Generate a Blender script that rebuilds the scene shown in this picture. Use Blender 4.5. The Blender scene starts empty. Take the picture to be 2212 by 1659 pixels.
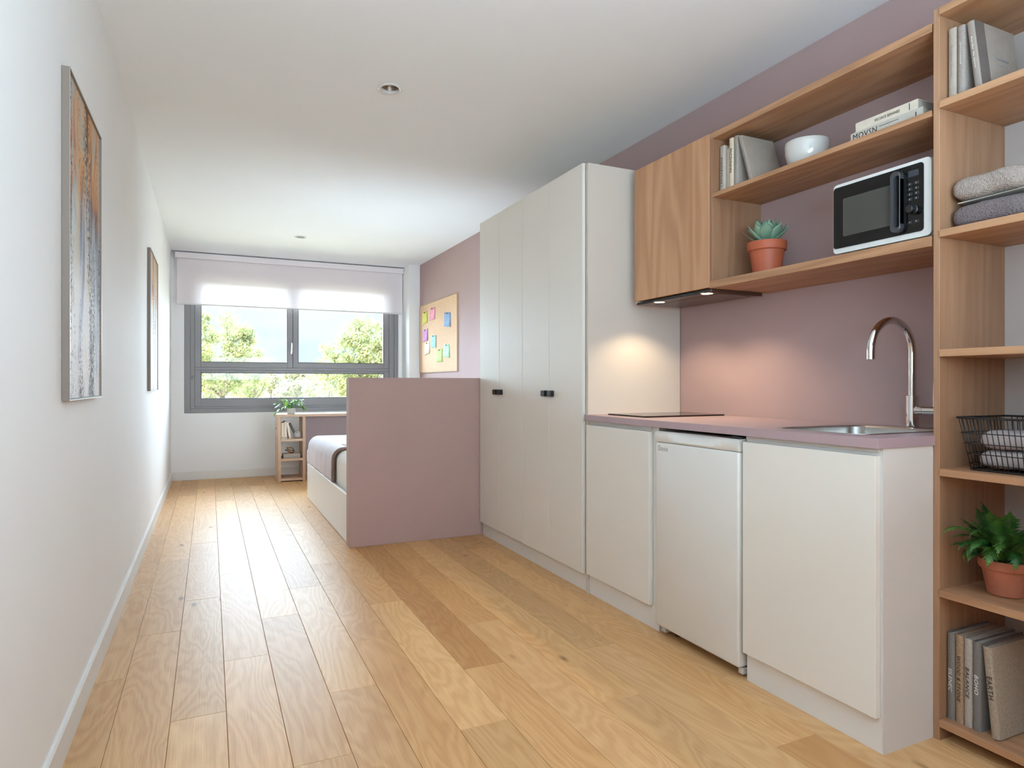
import bpy, bmesh, math, random
from mathutils import Vector, Matrix, Euler, noise as mnoise
random.seed(7)
PI = math.pi
S = bpy.context.scene
COL = S.collection

# ------------------------------------------------------------------ camera
cd = bpy.data.cameras.new('camera'); cam = bpy.data.objects.new('camera', cd); COL.objects.link(cam)
cd.sensor_width = 36.0; cd.lens = 1405/2212*36.0; cd.clip_start = 0.02; cd.clip_end = 500
cam.location = (0, 0, 1.04); cam.rotation_euler = (PI/2, 0, -math.atan(653/1405))
S.camera = cam
S.view_settings.view_transform = 'Standard'; S.view_settings.look = 'None'
S.view_settings.gamma = 1.0; S.view_settings.use_curve_mapping = False
S.view_settings.exposure = 1.44
S.cycles.max_bounces = 12; S.cycles.diffuse_bounces = 7; S.cycles.glossy_bounces = 4
S.cycles.transparent_max_bounces = 12; S.cycles.sample_clamp_indirect = 6.0
S.cycles.caustics_reflective = False; S.cycles.caustics_refractive = False

# ------------------------------------------------------------------ sky
W = bpy.data.worlds.new('sky'); S.world = W; W.use_nodes = True
nt = W.node_tree; nt.nodes.clear()
wo = nt.nodes.new('ShaderNodeOutputWorld'); bg = nt.nodes.new('ShaderNodeBackground')
tc = nt.nodes.new('ShaderNodeTexCoord'); nz = nt.nodes.new('ShaderNodeTexNoise'); mp = nt.nodes.new('ShaderNodeMapping')
mp.inputs['Scale'].default_value = (1.5, 1.5, 5)
nz.inputs['Scale'].default_value = 2.2; nz.inputs['Detail'].default_value = 4
cr = nt.nodes.new('ShaderNodeValToRGB')
cr.color_ramp.elements[0].position = .40; cr.color_ramp.elements[0].color = (.70, .86, 1.0, 1)
cr.color_ramp.elements[1].position = .68; cr.color_ramp.elements[1].color = (.93, .97, 1.0, 1)
nt.links.new(tc.outputs['Generated'], mp.inputs[0]); nt.links.new(mp.outputs[0], nz.inputs['Vector'])
nt.links.new(nz.outputs[0], cr.inputs[0]); nt.links.new(cr.outputs[0], bg.inputs[0]); nt.links.new(bg.outputs[0], wo.inputs[0])
bg.inputs[1].default_value = .50

def sun(name, strength, color, direction, angle):
    l = bpy.data.lights.new(name, 'SUN'); l.energy = strength; l.color = color; l.angle = math.radians(angle)
    o = bpy.data.objects.new(name, l); COL.objects.link(o)
    o.rotation_euler = Vector(direction).to_track_quat('-Z', 'Y').to_euler(); o.location = (0, 12, 6)
    return o
def area(name, power, color, loc, direction, sx, sy):
    l = bpy.data.lights.new(name, 'AREA'); l.energy = power; l.color = color; l.shape = 'RECTANGLE'; l.size = sx; l.size_y = sy
    o = bpy.data.objects.new(name, l); COL.objects.link(o)
    o.rotation_euler = Vector(direction).to_track_quat('-Z', 'Y').to_euler(); o.location = loc
    return o
sun('sun', 7.0, (1, .95, .86), (.25, .55, -.75), 1.0)                 # high sun over the roof, lights the trees
sun('daylight_window', 29.0, (.64, .84, 1), (.04, -1, -.22), 140)          # broad bright daylight from the window side
area('rear_fill', 2, (.8, .9, 1), (.95, -2.25, 1.5), (0, 1, .08), 1.9, 1.6)   # added fill light, set outside the made-up rear window

area('ceiling_fill', 37, (.59, .84, 1), (.6, -.5, 1.4), (-.2, .6, 1), 1.4, 1.0)             # fill light added behind the camera, no fixture, washing the ceiling
area('half_wall_fill', 9, (.66, .86, 1), (1.45, 4.75, .88), (-.12, 1, .5), 1.0, .5)   # unseen fill added behind the half wall to lift the far end

# ------------------------------------------------------------------ materials
def s2l(c):
    return tuple((x/12.92 if x <= .04045 else ((x+.055)/1.055)**2.4) for x in [v/255 for v in c])
MC = {}
def base_mat(name):
    m = bpy.data.materials.new(name); m.use_nodes = True
    n = m.node_tree; b = n.nodes['Principled BSDF']
    return m, n, b
def mat(name, rgb, rough=.5, metal=0, bump=None, spec=.5, coat=0, var=0, vscale=5, stretch=None, emit=None):
    """rgb in sRGB 0-255; a light mottling and fine relief from noise"""
    m, n, b = base_mat(name); c = s2l(rgb)
    b.inputs['Base Color'].default_value = (*c, 1); b.inputs['Roughness'].default_value = rough
    b.inputs['Metallic'].default_value = metal; b.inputs['Specular IOR Level'].default_value = spec
    b.inputs['Coat Weight'].default_value = coat
    tc = n.nodes.new('ShaderNodeTexCoord'); mp = n.nodes.new('ShaderNodeMapping'); n.links.new(tc.outputs['Object'], mp.inputs[0])
    if stretch: mp.inputs['Scale'].default_value = stretch
    if var:
        t = n.nodes.new('ShaderNodeTexNoise'); t.inputs['Scale'].default_value = vscale; t.inputs['Detail'].default_value = 5
        n.links.new(mp.outputs[0], t.inputs['Vector'])
        r = n.nodes.new('ShaderNodeValToRGB'); r.color_ramp.elements[0].position = .3; r.color_ramp.elements[1].position = .7
        r.color_ramp.elements[0].color = (*[x*(1-var) for x in c], 1); r.color_ramp.elements[1].color = (*[min(1, x*(1+var)) for x in c], 1)
        n.links.new(t.outputs[0], r.inputs[0]); n.links.new(r.outputs[0], b.inputs['Base Color'])
    if bump:
        t = n.nodes.new('ShaderNodeTexNoise'); t.inputs['Scale'].default_value = bump[0]; t.inputs['Detail'].default_value = 3
        n.links.new(mp.outputs[0], t.inputs['Vector'])
        bp = n.nodes.new('ShaderNodeBump'); bp.inputs['Strength'].default_value = bump[1]; bp.inputs['Distance'].default_value = bump[2] if len(bump) > 2 else .002
        n.links.new(t.outputs[0], bp.inputs['Height']); n.links.new(bp.outputs[0], b.inputs['Normal'])
    if emit:
        b.inputs['Emission Color'].default_value = (*s2l(emit[0]), 1); b.inputs['Emission Strength'].default_value = emit[1]
    return m
def wood(name, light, dark, axis, rings=26, det=2.0, rough=.5, figure=.5, fine=.35, cross=9, along=1.1, bump=.15, tint=False, knots=False, spec=.5, coat=0):
    """grain runs along `axis` (0 x, 1 y, 2 z); contour lines of a stretched noise make the figure"""
    m, n, b = base_mat(name); L = n.links.new; N = n.nodes.new
    tc = N('ShaderNodeTexCoord'); oi = N('ShaderNodeObjectInfo')
    mul = N('ShaderNodeMath'); mul.operation = 'MULTIPLY'; mul.inputs[1].default_value = 53.0; L(oi.outputs['Random'], mul.inputs[0])
    add = N('ShaderNodeVectorMath'); add.operation = 'ADD'; L(tc.outputs['Object'], add.inputs[0]); L(mul.outputs[0], add.inputs[1])
    mp = N('ShaderNodeMapping'); sc = [cross]*3; sc[axis] = along; mp.inputs['Scale'].default_value = sc; L(add.outputs[0], mp.inputs[0])
    n1 = N('ShaderNodeTexNoise'); n1.inputs['Scale'].default_value = 1.0; n1.inputs['Detail'].default_value = det; n1.inputs['Roughness'].default_value = .35 if det < 3 else .42; n1.inputs['Distortion'].default_value = 0 if det < 3 else .35; L(mp.outputs[0], n1.inputs['Vector'])
    m1 = N('ShaderNodeMath'); m1.operation = 'MULTIPLY'; m1.inputs[1].default_value = rings*6.28; L(n1.outputs[0], m1.inputs[0])
    si = N('ShaderNodeMath'); si.operation = 'SINE'; L(m1.outputs[0], si.inputs[0])
    h = N('ShaderNodeMapRange'); h.inputs[1].default_value = -1; h.inputs[2].default_value = 1; L(si.outputs[0], h.inputs[0])
    mp2 = N('ShaderNodeMapping'); sc2 = [260]*3; sc2[axis] = 5; mp2.inputs['Scale'].default_value = sc2; L(add.outputs[0], mp2.inputs[0])
    n2 = N('ShaderNodeTexNoise'); n2.inputs['Scale'].default_value = 1; n2.inputs['Detail'].default_value = 3; L(mp2.outputs[0], n2.inputs['Vector'])
    n3 = N('ShaderNodeTexNoise'); n3.inputs['Scale'].default_value = .6; n3.inputs['Detail'].default_value = 2; L(mp.outputs[0], n3.inputs['Vector'])
    # sum
    a1 = N('ShaderNodeMath'); a1.operation = 'MULTIPLY'; a1.inputs[1].default_value = figure; L(h.outputs[0], a1.inputs[0])
    a2 = N('ShaderNodeMath'); a2.operation = 'MULTIPLY_ADD'; a2.inputs[1].default_value = fine*1.6; L(n2.outputs[0], a2.inputs[0]); L(a1.outputs[0], a2.inputs[2])
    a3 = N('ShaderNodeMath'); a3.operation = 'MULTIPLY_ADD'; a3.inputs[1].default_value = .9; L(n3.outputs[0], a3.inputs[0]); L(a2.outputs[0], a3.inputs[2])
    mr = N('ShaderNodeMapRange'); tot = figure+fine*1.6+.9; mr.inputs[1].default_value = .5*tot-.42*tot*.6; mr.inputs[2].default_value = .5*tot+.42*tot*.6; L(a3.outputs[0], mr.inputs[0])
    mx = N('ShaderNodeMix'); mx.data_type = 'RGBA'; mx.inputs[6].default_value = (*s2l(light), 1); mx.inputs[7].default_value = (*s2l(dark), 1); L(mr.outputs[0], mx.inputs[0])
    out = mx.outputs[2]
    if knots:
        mp3 = N('ShaderNodeMapping'); s3 = [5.0]*3; s3[axis] = 1.9; mp3.inputs['Scale'].default_value = s3; L(add.outputs[0], mp3.inputs[0])
        vo = N('ShaderNodeTexVoronoi'); vo.inputs['Scale'].default_value = 1; L(mp3.outputs[0], vo.inputs['Vector'])
        kr = N('ShaderNodeValToRGB'); kr.color_ramp.elements[0].position = .02; kr.color_ramp.elements[0].color = (.18, .11, .07, 1)
        kr.color_ramp.elements[1].position = .085; kr.color_ramp.elements[1].color = (1, 1, 1, 1); L(vo.outputs['Distance'], kr.inputs[0])
        mk = N('ShaderNodeMix'); mk.data_type = 'RGBA'; mk.blend_type = 'MULTIPLY'; mk.inputs[0].default_value = .7; L(out, mk.inputs[6]); L(kr.outputs[0], mk.inputs[7]); out = mk.outputs[2]
    if tint:
        mt = N('ShaderNodeMix'); mt.data_type = 'RGBA'; mt.blend_type = 'MULTIPLY'; mt.inputs[0].default_value = 1; L(out, mt.inputs[6]); L(oi.outputs['Color'], mt.inputs[7]); out = mt.outputs[2]
    L(out, b.inputs['Base Color'])
    b.inputs['Roughness'].default_value = rough; b.inputs['Specular IOR Level'].default_value = spec; b.inputs['Coat Weight'].default_value = coat; b.inputs['Coat Roughness'].default_value = .12
    bp = N('ShaderNodeBump'); bp.inputs['Strength'].default_value = bump; bp.inputs['Distance'].default_value = .0015; L(a2.outputs[0], bp.inputs['Height']); L(bp.outputs[0], b.inputs['Normal'])
    return m
def glass_mat(name, tint=(1, 1, 1), t=.93):
    m = bpy.data.materials.new(name); m.use_nodes = True; n = m.node_tree; n.nodes.clear()
    o = n.nodes.new('ShaderNodeOutputMaterial'); mx = n.nodes.new('ShaderNodeMixShader'); tr = n.nodes.new('ShaderNodeBsdfTransparent'); gl = n.nodes.new('ShaderNodeBsdfGlossy')
    fr = n.nodes.new('ShaderNodeFresnel'); fr.inputs[0].default_value = 1.25
    tr.inputs[0].default_value = (*[x*t for x in tint], 1); gl.inputs['Roughness'].default_value = .02
    n.links.new(fr.outputs[0], mx.inputs[0]); n.links.new(tr.outputs[0], mx.inputs[1]); n.links.new(gl.outputs[0], mx.inputs[2]); n.links.new(mx.outputs[0], o.inputs[0])
    return m
def sheer(name, rgb, trans, clear):
    m = bpy.data.materials.new(name); m.use_nodes = True; n = m.node_tree; n.nodes.clear(); N = n.nodes.new; L = n.links.new
    o = N('ShaderNodeOutputMaterial'); d = N('ShaderNodeBsdfDiffuse'); t = N('ShaderNodeBsdfTranslucent'); c = N('ShaderNodeBsdfTransparent')
    col = (*s2l(rgb), 1); d.inputs[0].default_value = col; t.inputs[0].default_value = col
    wv = N('ShaderNodeTexNoise'); wv.inputs['Scale'].default_value = 900; bp = N('ShaderNodeBump'); bp.inputs['Strength'].default_value = .1; bp.inputs['Distance'].default_value = .001
    L(wv.outputs[0], bp.inputs['Height']); L(bp.outputs[0], d.inputs['Normal'])
    m1 = N('ShaderNodeMixShader'); m1.inputs[0].default_value = trans; m2 = N('ShaderNodeMixShader'); m2.inputs[0].default_value = clear
    L(d.outputs[0], m1.inputs[1]); L(t.outputs[0], m1.inputs[2]); L(m1.outputs[0], m2.inputs[1]); L(c.outputs[0], m2.inputs[2]); L(m2.outputs[0], o.inputs[0])
    return m
def leaf_mat(name, a, b2, rough=.45, trans=.25, vs=8):
    m, n, b = base_mat(name); N = n.nodes.new; L = n.links.new
    tc = N('ShaderNodeTexCoord'); t = N('ShaderNodeTexNoise'); t.inputs['Scale'].default_value = vs; oi = N('ShaderNodeObjectInfo')
    L(tc.outputs['Object'], t.inputs['Vector']); ad = N('ShaderNodeMath'); ad.operation = 'MULTIPLY_ADD'; ad.inputs[1].default_value = .35; ad.inputs[2].default_value = -.17; L(oi.outputs['Random'], ad.inputs[0])
    a2 = N('ShaderNodeMath'); a2.operation = 'ADD'; L(ad.outputs[0], a2.inputs[0]); L(t.outputs[0], a2.inputs[1])
    r = N('ShaderNodeValToRGB'); r.color_ramp.elements[0].position = .3; r.color_ramp.elements[1].position = .7
    r.color_ramp.elements[0].color = (*s2l(a), 1); r.color_ramp.elements[1].color = (*s2l(b2), 1)
    L(a2.outputs[0], r.inputs[0]); L(r.outputs[0], b.inputs['Base Color']); b.inputs['Roughness'].default_value = rough
    if trans:
        tr = N('ShaderNodeBsdfTranslucent'); L(r.outputs[0], tr.inputs[0]); mx = N('ShaderNodeMixShader'); mx.inputs[0].default_value = trans
        L(b.outputs[0], mx.inputs[1]); L(tr.outputs[0], mx.inputs[2]); L(mx.outputs[0], n.nodes['Material Output'].inputs[0])
    return m

WHITE = mat('white_wall_paint', (231, 230, 229), .75, bump=(90, .08), var=.012, vscale=2)
CEIL = mat('ceiling_paint', (230, 231, 233), .85, bump=(60, .06), var=.01, vscale=2)
MAUVE = mat('mauve_wall_paint', (172, 146, 144), .75, bump=(110, .08), var=.02, vscale=3)
MAUVE_P = mat('mauve_partition_paint', (186, 157, 151), .7, bump=(110, .08), var=.02, vscale=3)
LAM = mat('warm_white_laminate', (226, 221, 213), .5, spec=.3, bump=(200, .03), var=.01, vscale=2)
LAM2 = mat('white_plinth_laminate', (222, 219, 215), .5, bump=(160, .04), var=.01)
TOPM = mat('mauve_laminate_worktop', (170, 146, 150), .42, bump=(300, .05), var=.02, vscale=20)
FRIDGE = mat('glossy_white_enamel', (220, 217, 212), .22, coat=.3, bump=(40, .02), var=.008)
PLAST_W = mat('white_plastic', (208, 205, 201), .3, var=.01)
BLACKG = mat('black_glass', (10, 10, 11), .08, var=.1)
BLACKP = mat('black_plastic', (26, 26, 28), .38, bump=(400, .05), var=.05)
DARKP = mat('dark_grey_plastic', (58, 58, 61), .33, var=.04)
ALU = mat('grey_window_metal', (134, 130, 131), .42, metal=.1, bump=(200, .03), var=.02)
STEEL = mat('brushed_steel', (196, 192, 188), .28, metal=1, bump=(60, .12), var=.03, stretch=(1, 14, 14))
CHROME = mat('polished_chrome', (225, 225, 226), .06, metal=1, var=.01)
TERRA = mat('terracotta', (170, 84, 54), .55, bump=(80, .12), var=.10, vscale=14)
TERRA2 = mat('dusty_terracotta', (170, 100, 74), .72, bump=(60, .2), var=.13, vscale=18)
SOIL = mat('dark_soil', (38, 28, 22), .95, bump=(160, .9, .006), var=.4, vscale=90)
PAPER = mat('book_pages', (168, 160, 150), .9, var=.05)
PORC = mat('white_porcelain', (200, 194, 188), .14, coat=.4, var=.01)
CORK = mat('cork', (220, 184, 152), .85, bump=(160, .5), var=.22, vscale=130)
INKB = mat('black_print', (22, 21, 22), .6, var=.05)
INKW = mat('white_print', (226, 224, 220), .6, var=.03)
INKG = mat('grey_print', (128, 128, 134), .4, var=.03)
GOLD = mat('gold_metal', (196, 146, 84), .25, metal=1, bump=(60, .2), var=.1)
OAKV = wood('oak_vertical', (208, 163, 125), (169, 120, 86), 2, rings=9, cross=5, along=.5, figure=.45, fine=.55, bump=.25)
OAKV2 = wood('oak_side_vertical', (172, 131, 100), (136, 97, 71), 2, rings=8, cross=6, along=.35, figure=.35, fine=.6, bump=.25)  # oak for side boards, darkened to hold the shade inside the cells
OAKH = wood('oak_horizontal', (186, 141, 105), (144, 101, 71), 1, rings=9, cross=6, along=.8, figure=.45, fine=.5, bump=.25)
OAKP = wood('pale_oak', (214, 184, 156), (186, 150, 122), 2, rings=6, cross=6, along=.6, figure=.3, fine=.5, bump=.15)
OAKPH = wood('pale_oak_top', (220, 192, 164), (192, 158, 130), 0, rings=6, cross=6, along=.6, figure=.3, fine=.5, bump=.15)
FLOORW = wood('oak_floor_plank', (232, 189, 134), (200, 149, 97), 1, rings=20, det=4.0, cross=4.8, along=1.0, figure=.34, fine=.55, rough=.42, bump=.22, tint=True, knots=True, spec=.28)
DARKUNDER = mat('dark_underlay', (70, 50, 36), .9, var=.1)
GLASS = glass_mat('window_glass')
BLIND = sheer('roller_blind_fabric', (243, 233, 234), .16, .14)

# ------------------------------------------------------------------ mesh helpers
def rr(cx, cy, hx, hy, r, n=6):
    """rounded rectangle outline, counter-clockwise"""
    r = min(r, hx, hy); pts = []
    for k, (sx, sy) in enumerate(((1, 1), (-1, 1), (-1, -1), (1, -1))):
        for i in range(n+1):
            a = PI/2*(k + i/n); pts.append((cx+sx*(hx-r)+r*math.cos(a), cy+sy*(hy-r)+r*math.sin(a)))
    return pts
class M:
    def __init__(s): s.b = bmesh.new()
    def box(s, x0, x1, y0, y1, z0, z1, bev=0, seg=2):
        r = bmesh.ops.create_cube(s.b, size=1.0); v = r['verts']
        for p in v: p.co = Vector(((x0+x1)/2+p.co.x*(x1-x0), (y0+y1)/2+p.co.y*(y1-y0), (z0+z1)/2+p.co.z*(z1-z0)))
        if bev:
            e = list({e for p in v for e in p.link_edges})
            bmesh.ops.bevel(s.b, geom=e, offset=bev, segments=seg, affect='EDGES', profile=.5)
        return s
    def loft(s, loops, cap0=True, cap1=True, closed=True, wrap=False):
        R = [[s.b.verts.new(p) for p in l] for l in loops]
        pairs = list(zip(R[:-1], R[1:]))
        if wrap: pairs.append((R[-1], R[0]))
        for A, B in pairs:
            n = len(A)
            for i in range(n if closed else n-1):
                j = (i+1) % n
                try: s.b.faces.new((A[i], A[j], B[j], B[i]))
                except ValueError: pass
        if cap0 and not wrap: s.b.faces.new(list(reversed(R[0])))
        if cap1 and not wrap: s.b.faces.new(R[-1])
        return s
    def lathe(s, prof, c=(0, 0, 0), n=28, cap0=True, cap1=True):
        return s.loft([[(c[0]+r*math.cos(2*PI*i/n), c[1]+r*math.sin(2*PI*i/n), c[2]+z) for i in range(n)] for r, z in prof], cap0, cap1)
    def tube(s, pts, r, n=8, closed=False):
        pts = [Vector(p) for p in pts]; rs = r if isinstance(r, (list, tuple)) else [r]*len(pts)
        m = len(pts); loops = []; ref = None
        for i, p in enumerate(pts):
            if closed: t = pts[(i+1) % m]-pts[i-1]
            else: t = pts[min(i+1, m-1)]-pts[max(i-1, 0)]
            t.normalize()
            if ref is None:
                ref = Vector((0, 0, 1)) if abs(t.z) < .9 else Vector((1, 0, 0))
            a = (ref - t*ref.dot(t)); a = a.normalized() if a.length > 1e-6 else t.orthogonal().normalized(); ref = a; bb = t.cross(a)
            loops.append([p+(a*math.cos(2*PI*k/n)+bb*math.sin(2*PI*k/n))*rs[i] for k in range(n)])
        return s.loft(loops, not closed, not closed, wrap=closed)
    def prism(s, pts2, axis, a, b_):
        """outline pts2 (two other axes in order) extruded along axis from a to b_"""
        def P(p, t):
            q = list(p); q.insert(axis, t); return tuple(q)
        return s.loft([[P(p, a) for p in pts2], [P(p, b_) for p in pts2]])
    def poly(s, vs, fs):
        V = [s.b.verts.new(v) for v in vs]
        for f in fs: s.b.faces.new([V[i] for i in f])
        return s
    def mod(s, fn):
        for v in s.b.verts: v.co = fn(v.co.copy())
        return s
    def make(s, name, m, parent=None, smooth=False, label=None, cat=None, group=None, kind=None, origin=None, subsurf=0):
        bmesh.ops.recalc_face_normals(s.b, faces=s.b.faces)
        co = [v.co for v in s.b.verts]
        if origin is None:
            lo = [min(c[i] for c in co) for i in range(3)]; hi = [max(c[i] for c in co) for i in range(3)]
            origin = Vector(((lo[0]+hi[0])/2, (lo[1]+hi[1])/2, lo[2]))
        origin = Vector(origin)
        for v in s.b.verts: v.co -= origin
        me = bpy.data.meshes.new(name); s.b.to_mesh(me); s.b.free()
        me.materials.append(m)
        if smooth:
            for p in me.polygons: p.use_smooth = True
            if smooth != 'all':
                try: me.set_sharp_from_angle(angle=math.radians(smooth if smooth is not True else 35))
                except Exception: pass
        o = bpy.data.objects.new(name, me); COL.objects.link(o)
        if parent: o.parent = parent; o.location = origin - WL[parent.name]; WL[o.name] = origin
        else: o.location = origin; WL[o.name] = origin
        if subsurf:
            md = o.modifiers.new('smooth', 'SUBSURF'); md.levels = subsurf; md.render_levels = subsurf
        tag(o, label, cat, group, kind)
        return o
WL = {}
def tag(o, label=None, cat=None, group=None, kind=None):
    if label: o['label'] = label
    if cat: o['category'] = cat
    if group: o['group'] = group
    if kind: o['kind'] = kind
    return o
def thing(name, label, cat, loc, group=None, kind=None):
    o = bpy.data.objects.new(name, None); COL.objects.link(o); o.location = loc; o.empty_display_size = .05
    WL[o.name] = Vector(loc); return tag(o, label, cat, group, kind)
def struct(name, b, m, parent=None, **k):
    return b.make(name, m, parent, kind=None if parent else 'structure', **k)
def text(name, string, m, parent, origin, ux, uy, length=None, height=None, shear=0, thick=.0004, squeeze=None):
    """lettering centred at `origin` (same space as the parent's parts), running along ux with the letter tops along uy"""
    c = bpy.data.curves.new(name, 'FONT'); c.body = string; c.extrude = .5; c.align_x = 'CENTER'; c.align_y = 'CENTER'; c.shear = shear; c.resolution_u = 2; c.space_character = 1.08
    t = bpy.data.objects.new('tmp', c); COL.objects.link(t)
    me = bpy.data.meshes.new_from_object(t.evaluated_get(bpy.context.evaluated_depsgraph_get())); bpy.data.objects.remove(t)
    xs = [v.co.x for v in me.vertices]; ys = [v.co.y for v in me.vertices]
    w = max(xs)-min(xs); h = max(ys)-min(ys); cx = (max(xs)+min(xs))/2; cy = (max(ys)+min(ys))/2
    sx = (length/w) if length else height/h; sy = (height/h) if height else sx
    ux = Vector(ux); uy = Vector(uy); uz = ux.cross(uy)
    for v in me.vertices:
        p = v.co.copy(); v.co = ux*(p.x-cx)*sx + uy*(p.y-cy)*sy + uz*(p.z*thick)
    me.materials.clear(); me.materials.append(m)
    o = bpy.data.objects.new(name, me); COL.objects.link(o); o.parent = parent; o.location = Vector(origin) - WL[parent.name]; WL[o.name] = Vector(origin)
    return o
def copy_tree(o, parent=None):
    c = o.copy(); COL.objects.link(c); c.parent = parent
    for ch in [x for x in o.children]: copy_tree(ch, c)
    return c

# ------------------------------------------------------------------ room shell
XL, XR, YB, YF, ZC = -.375, 2.28, 7.85, -2.1, 2.46
# floor: underlay with single planks
fl = struct('floor', M().box(XL-.02, XR+.02, YF-.02, YB+.02, -.06, -.0145), DARKUNDER)
PW, SEAM0, PL = .1585, .048, 1.2245
cache = {}
def plank(x0, x1, y0, y1, tone):
    key = (round(x1-x0, 3), round(y1-y0, 3))
    if key not in cache:
        b = M().box(-(x1-x0)/2, (x1-x0)/2, -(y1-y0)/2, (y1-y0)/2, -.014, 0)
        e = [e for e in b.b.edges if all(abs(v.co.z) < 1e-6 for v in e.verts)]
        bmesh.ops.bevel(b.b, geom=e, offset=.0009, segments=1, affect='EDGES')
        me = bpy.data.meshes.new('floor_plank'); bmesh.ops.recalc_face_normals(b.b, faces=b.b.faces); b.b.to_mesh(me); b.b.free(); me.materials.append(FLOORW); cache[key] = me
    o = bpy.data.objects.new('floor_plank', cache[key]); COL.objects.link(o); o.parent = fl
    o.location = Vector(((x0+x1)/2, (y0+y1)/2, 0)) - WL['floor']; o.color = (*tone, 1)
row_y = {-3: 2.66, -2: 3.077, -1: 2.258, 0: 2.665, 1: 3.075, 2: 2.242, 3: 2.65, 4: 3.06, 5: 2.222, 6: 2.632, 7: 1.802, 8: 2.194, 9: 1.371, 10: 1.777, 11: 2.2, 12: 2.6, 13: 3.0, 14: 2.2}
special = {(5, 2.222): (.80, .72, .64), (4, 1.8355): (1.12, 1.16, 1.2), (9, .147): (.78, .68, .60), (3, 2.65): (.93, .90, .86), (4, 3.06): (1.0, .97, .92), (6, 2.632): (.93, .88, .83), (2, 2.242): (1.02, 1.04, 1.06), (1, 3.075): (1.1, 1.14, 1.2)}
g = .0011
for k in range(-3, 15):
    x0, x1 = SEAM0+k*PW, SEAM0+(k+1)*PW
    x0, x1 = max(x0, XL), min(x1, XR)
    if x1-x0 < .01: continue
    y = row_y[k]
    while y > YF: y -= PL
    while y < YB:
        step = 2*PL if k >= 5 and abs(y-row_y[k]) < .02 else PL      # the long boards by the kitchen
        y0, y1 = max(y, YF), min(y+step, YB)
        if y1-y0 > .02:
            t = random.uniform(.84, 1.03); w = random.uniform(-.05, .05); tone = (t, t*(1-.3*abs(w)+w*.3), t*(1+w))
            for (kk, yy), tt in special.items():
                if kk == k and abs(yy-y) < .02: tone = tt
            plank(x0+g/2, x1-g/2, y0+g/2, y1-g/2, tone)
        y += step
# ceiling with two round cut-outs for the downlights
DL = [(.787, 3.08), (.795, 6.56)]
def plate_holes(x0, x1, y0, y1, z0, z1, holes):
    s = M(); b = s.b
    for z in (z0, z1):
        loops = [[(x0, y0), (x1, y0), (x1, y1), (x0, y1)]]+holes
        es = []
        for l in loops:
            vs = [b.verts.new((p[0], p[1], z)) for p in l]
            for i in range(len(vs)): es.append(b.edges.new((vs[i], vs[(i+1) % len(vs)])))
        bmesh.ops.triangle_fill(b, use_beauty=True, edges=es)
    for l in [[(x0, y0), (x1, y0), (x1, y1), (x0, y1)]]+holes:
        lo = [b.verts.new((p[0], p[1], z0)) for p in l]; hi = [b.verts.new((p[0], p[1], z1)) for p in l]
        for i in range(len(l)):
            j = (i+1) % len(l); b.faces.new((lo[i], lo[j], hi[j], hi[i]))
    bmesh.ops.remove_doubles(b, verts=b.verts, dist=1e-5)
    return s
circ = lambda cx, cy, r, n=32: [(cx+r*math.cos(2*PI*i/n), cy+r*math.sin(2*PI*i/n)) for i in range(n)]
struct('ceiling', plate_holes(XL-.1, XR+.1, YF-.1, YB+.3, ZC, ZC+.12, [circ(x, y, .046) for x, y in DL]), CEIL)
struct('wall_left', M().box(XL-.15, XL, YF-.1, YB+.3, -.06, ZC), WHITE)
struct('wall_right', M().box(XR, XR+.15, YF-.1, YB+.3, -.06, ZC), MAUVE)
WX0, WX1, WZ0, WZ1 = -.25, 2.105, .722, 2.31
wb = M().box(XL, WX0, YB, YB+.28, -.06, ZC).box(WX1, XR, YB, YB+.28, -.06, ZC).box(WX0, WX1, YB, YB+.28, -.06, WZ0).box(WX0, WX1, YB, YB+.28, WZ1, ZC)
struct('wall_back', wb, WHITE)
struct('trim_1', M().box(2.148, XR, 7.52, YB, 0, ZC), WHITE)
# front wall (behind the camera) with an opening added to let fill light in
struct('wall_front', M().box(XL, 0, YF-.1, YF, -.06, ZC).box(1.9, XR, YF-.1, YF, -.06, ZC).box(0, 1.9, YF-.1, YF, -.06, .7).box(0, 1.9, YF-.1, YF, 2.3, ZC), MAUVE)
struct('wall_partition', M().box(.80, XR, 4.168, 4.258, 0, 1.081, bev=.002, seg=1), MAUVE_P)
struct('baseboard_left', M().prism([(XL, 0), (XL+.012, 0), (XL+.012, .085), (XL+.008, .092), (XL, .092)], 1, YF+.001, YB-.001), LAM2)
def bb(name, x0, x1, y, d=-1):
    struct(name, M().box(x0, x1, min(y, y+.012*d), max(y, y+.012*d), 0, .092, bev=.002, seg=1), LAM2)
bb('baseboard_back', XL+.0125, 2.147, YB)
bb('baseboard_front', XL+.0125, XR-.001, YF, 1)
struct('baseboard_right', M().box(XR-.012, XR, 4.26, 7.519, 0, .092, bev=.002, seg=1), LAM2)

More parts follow.
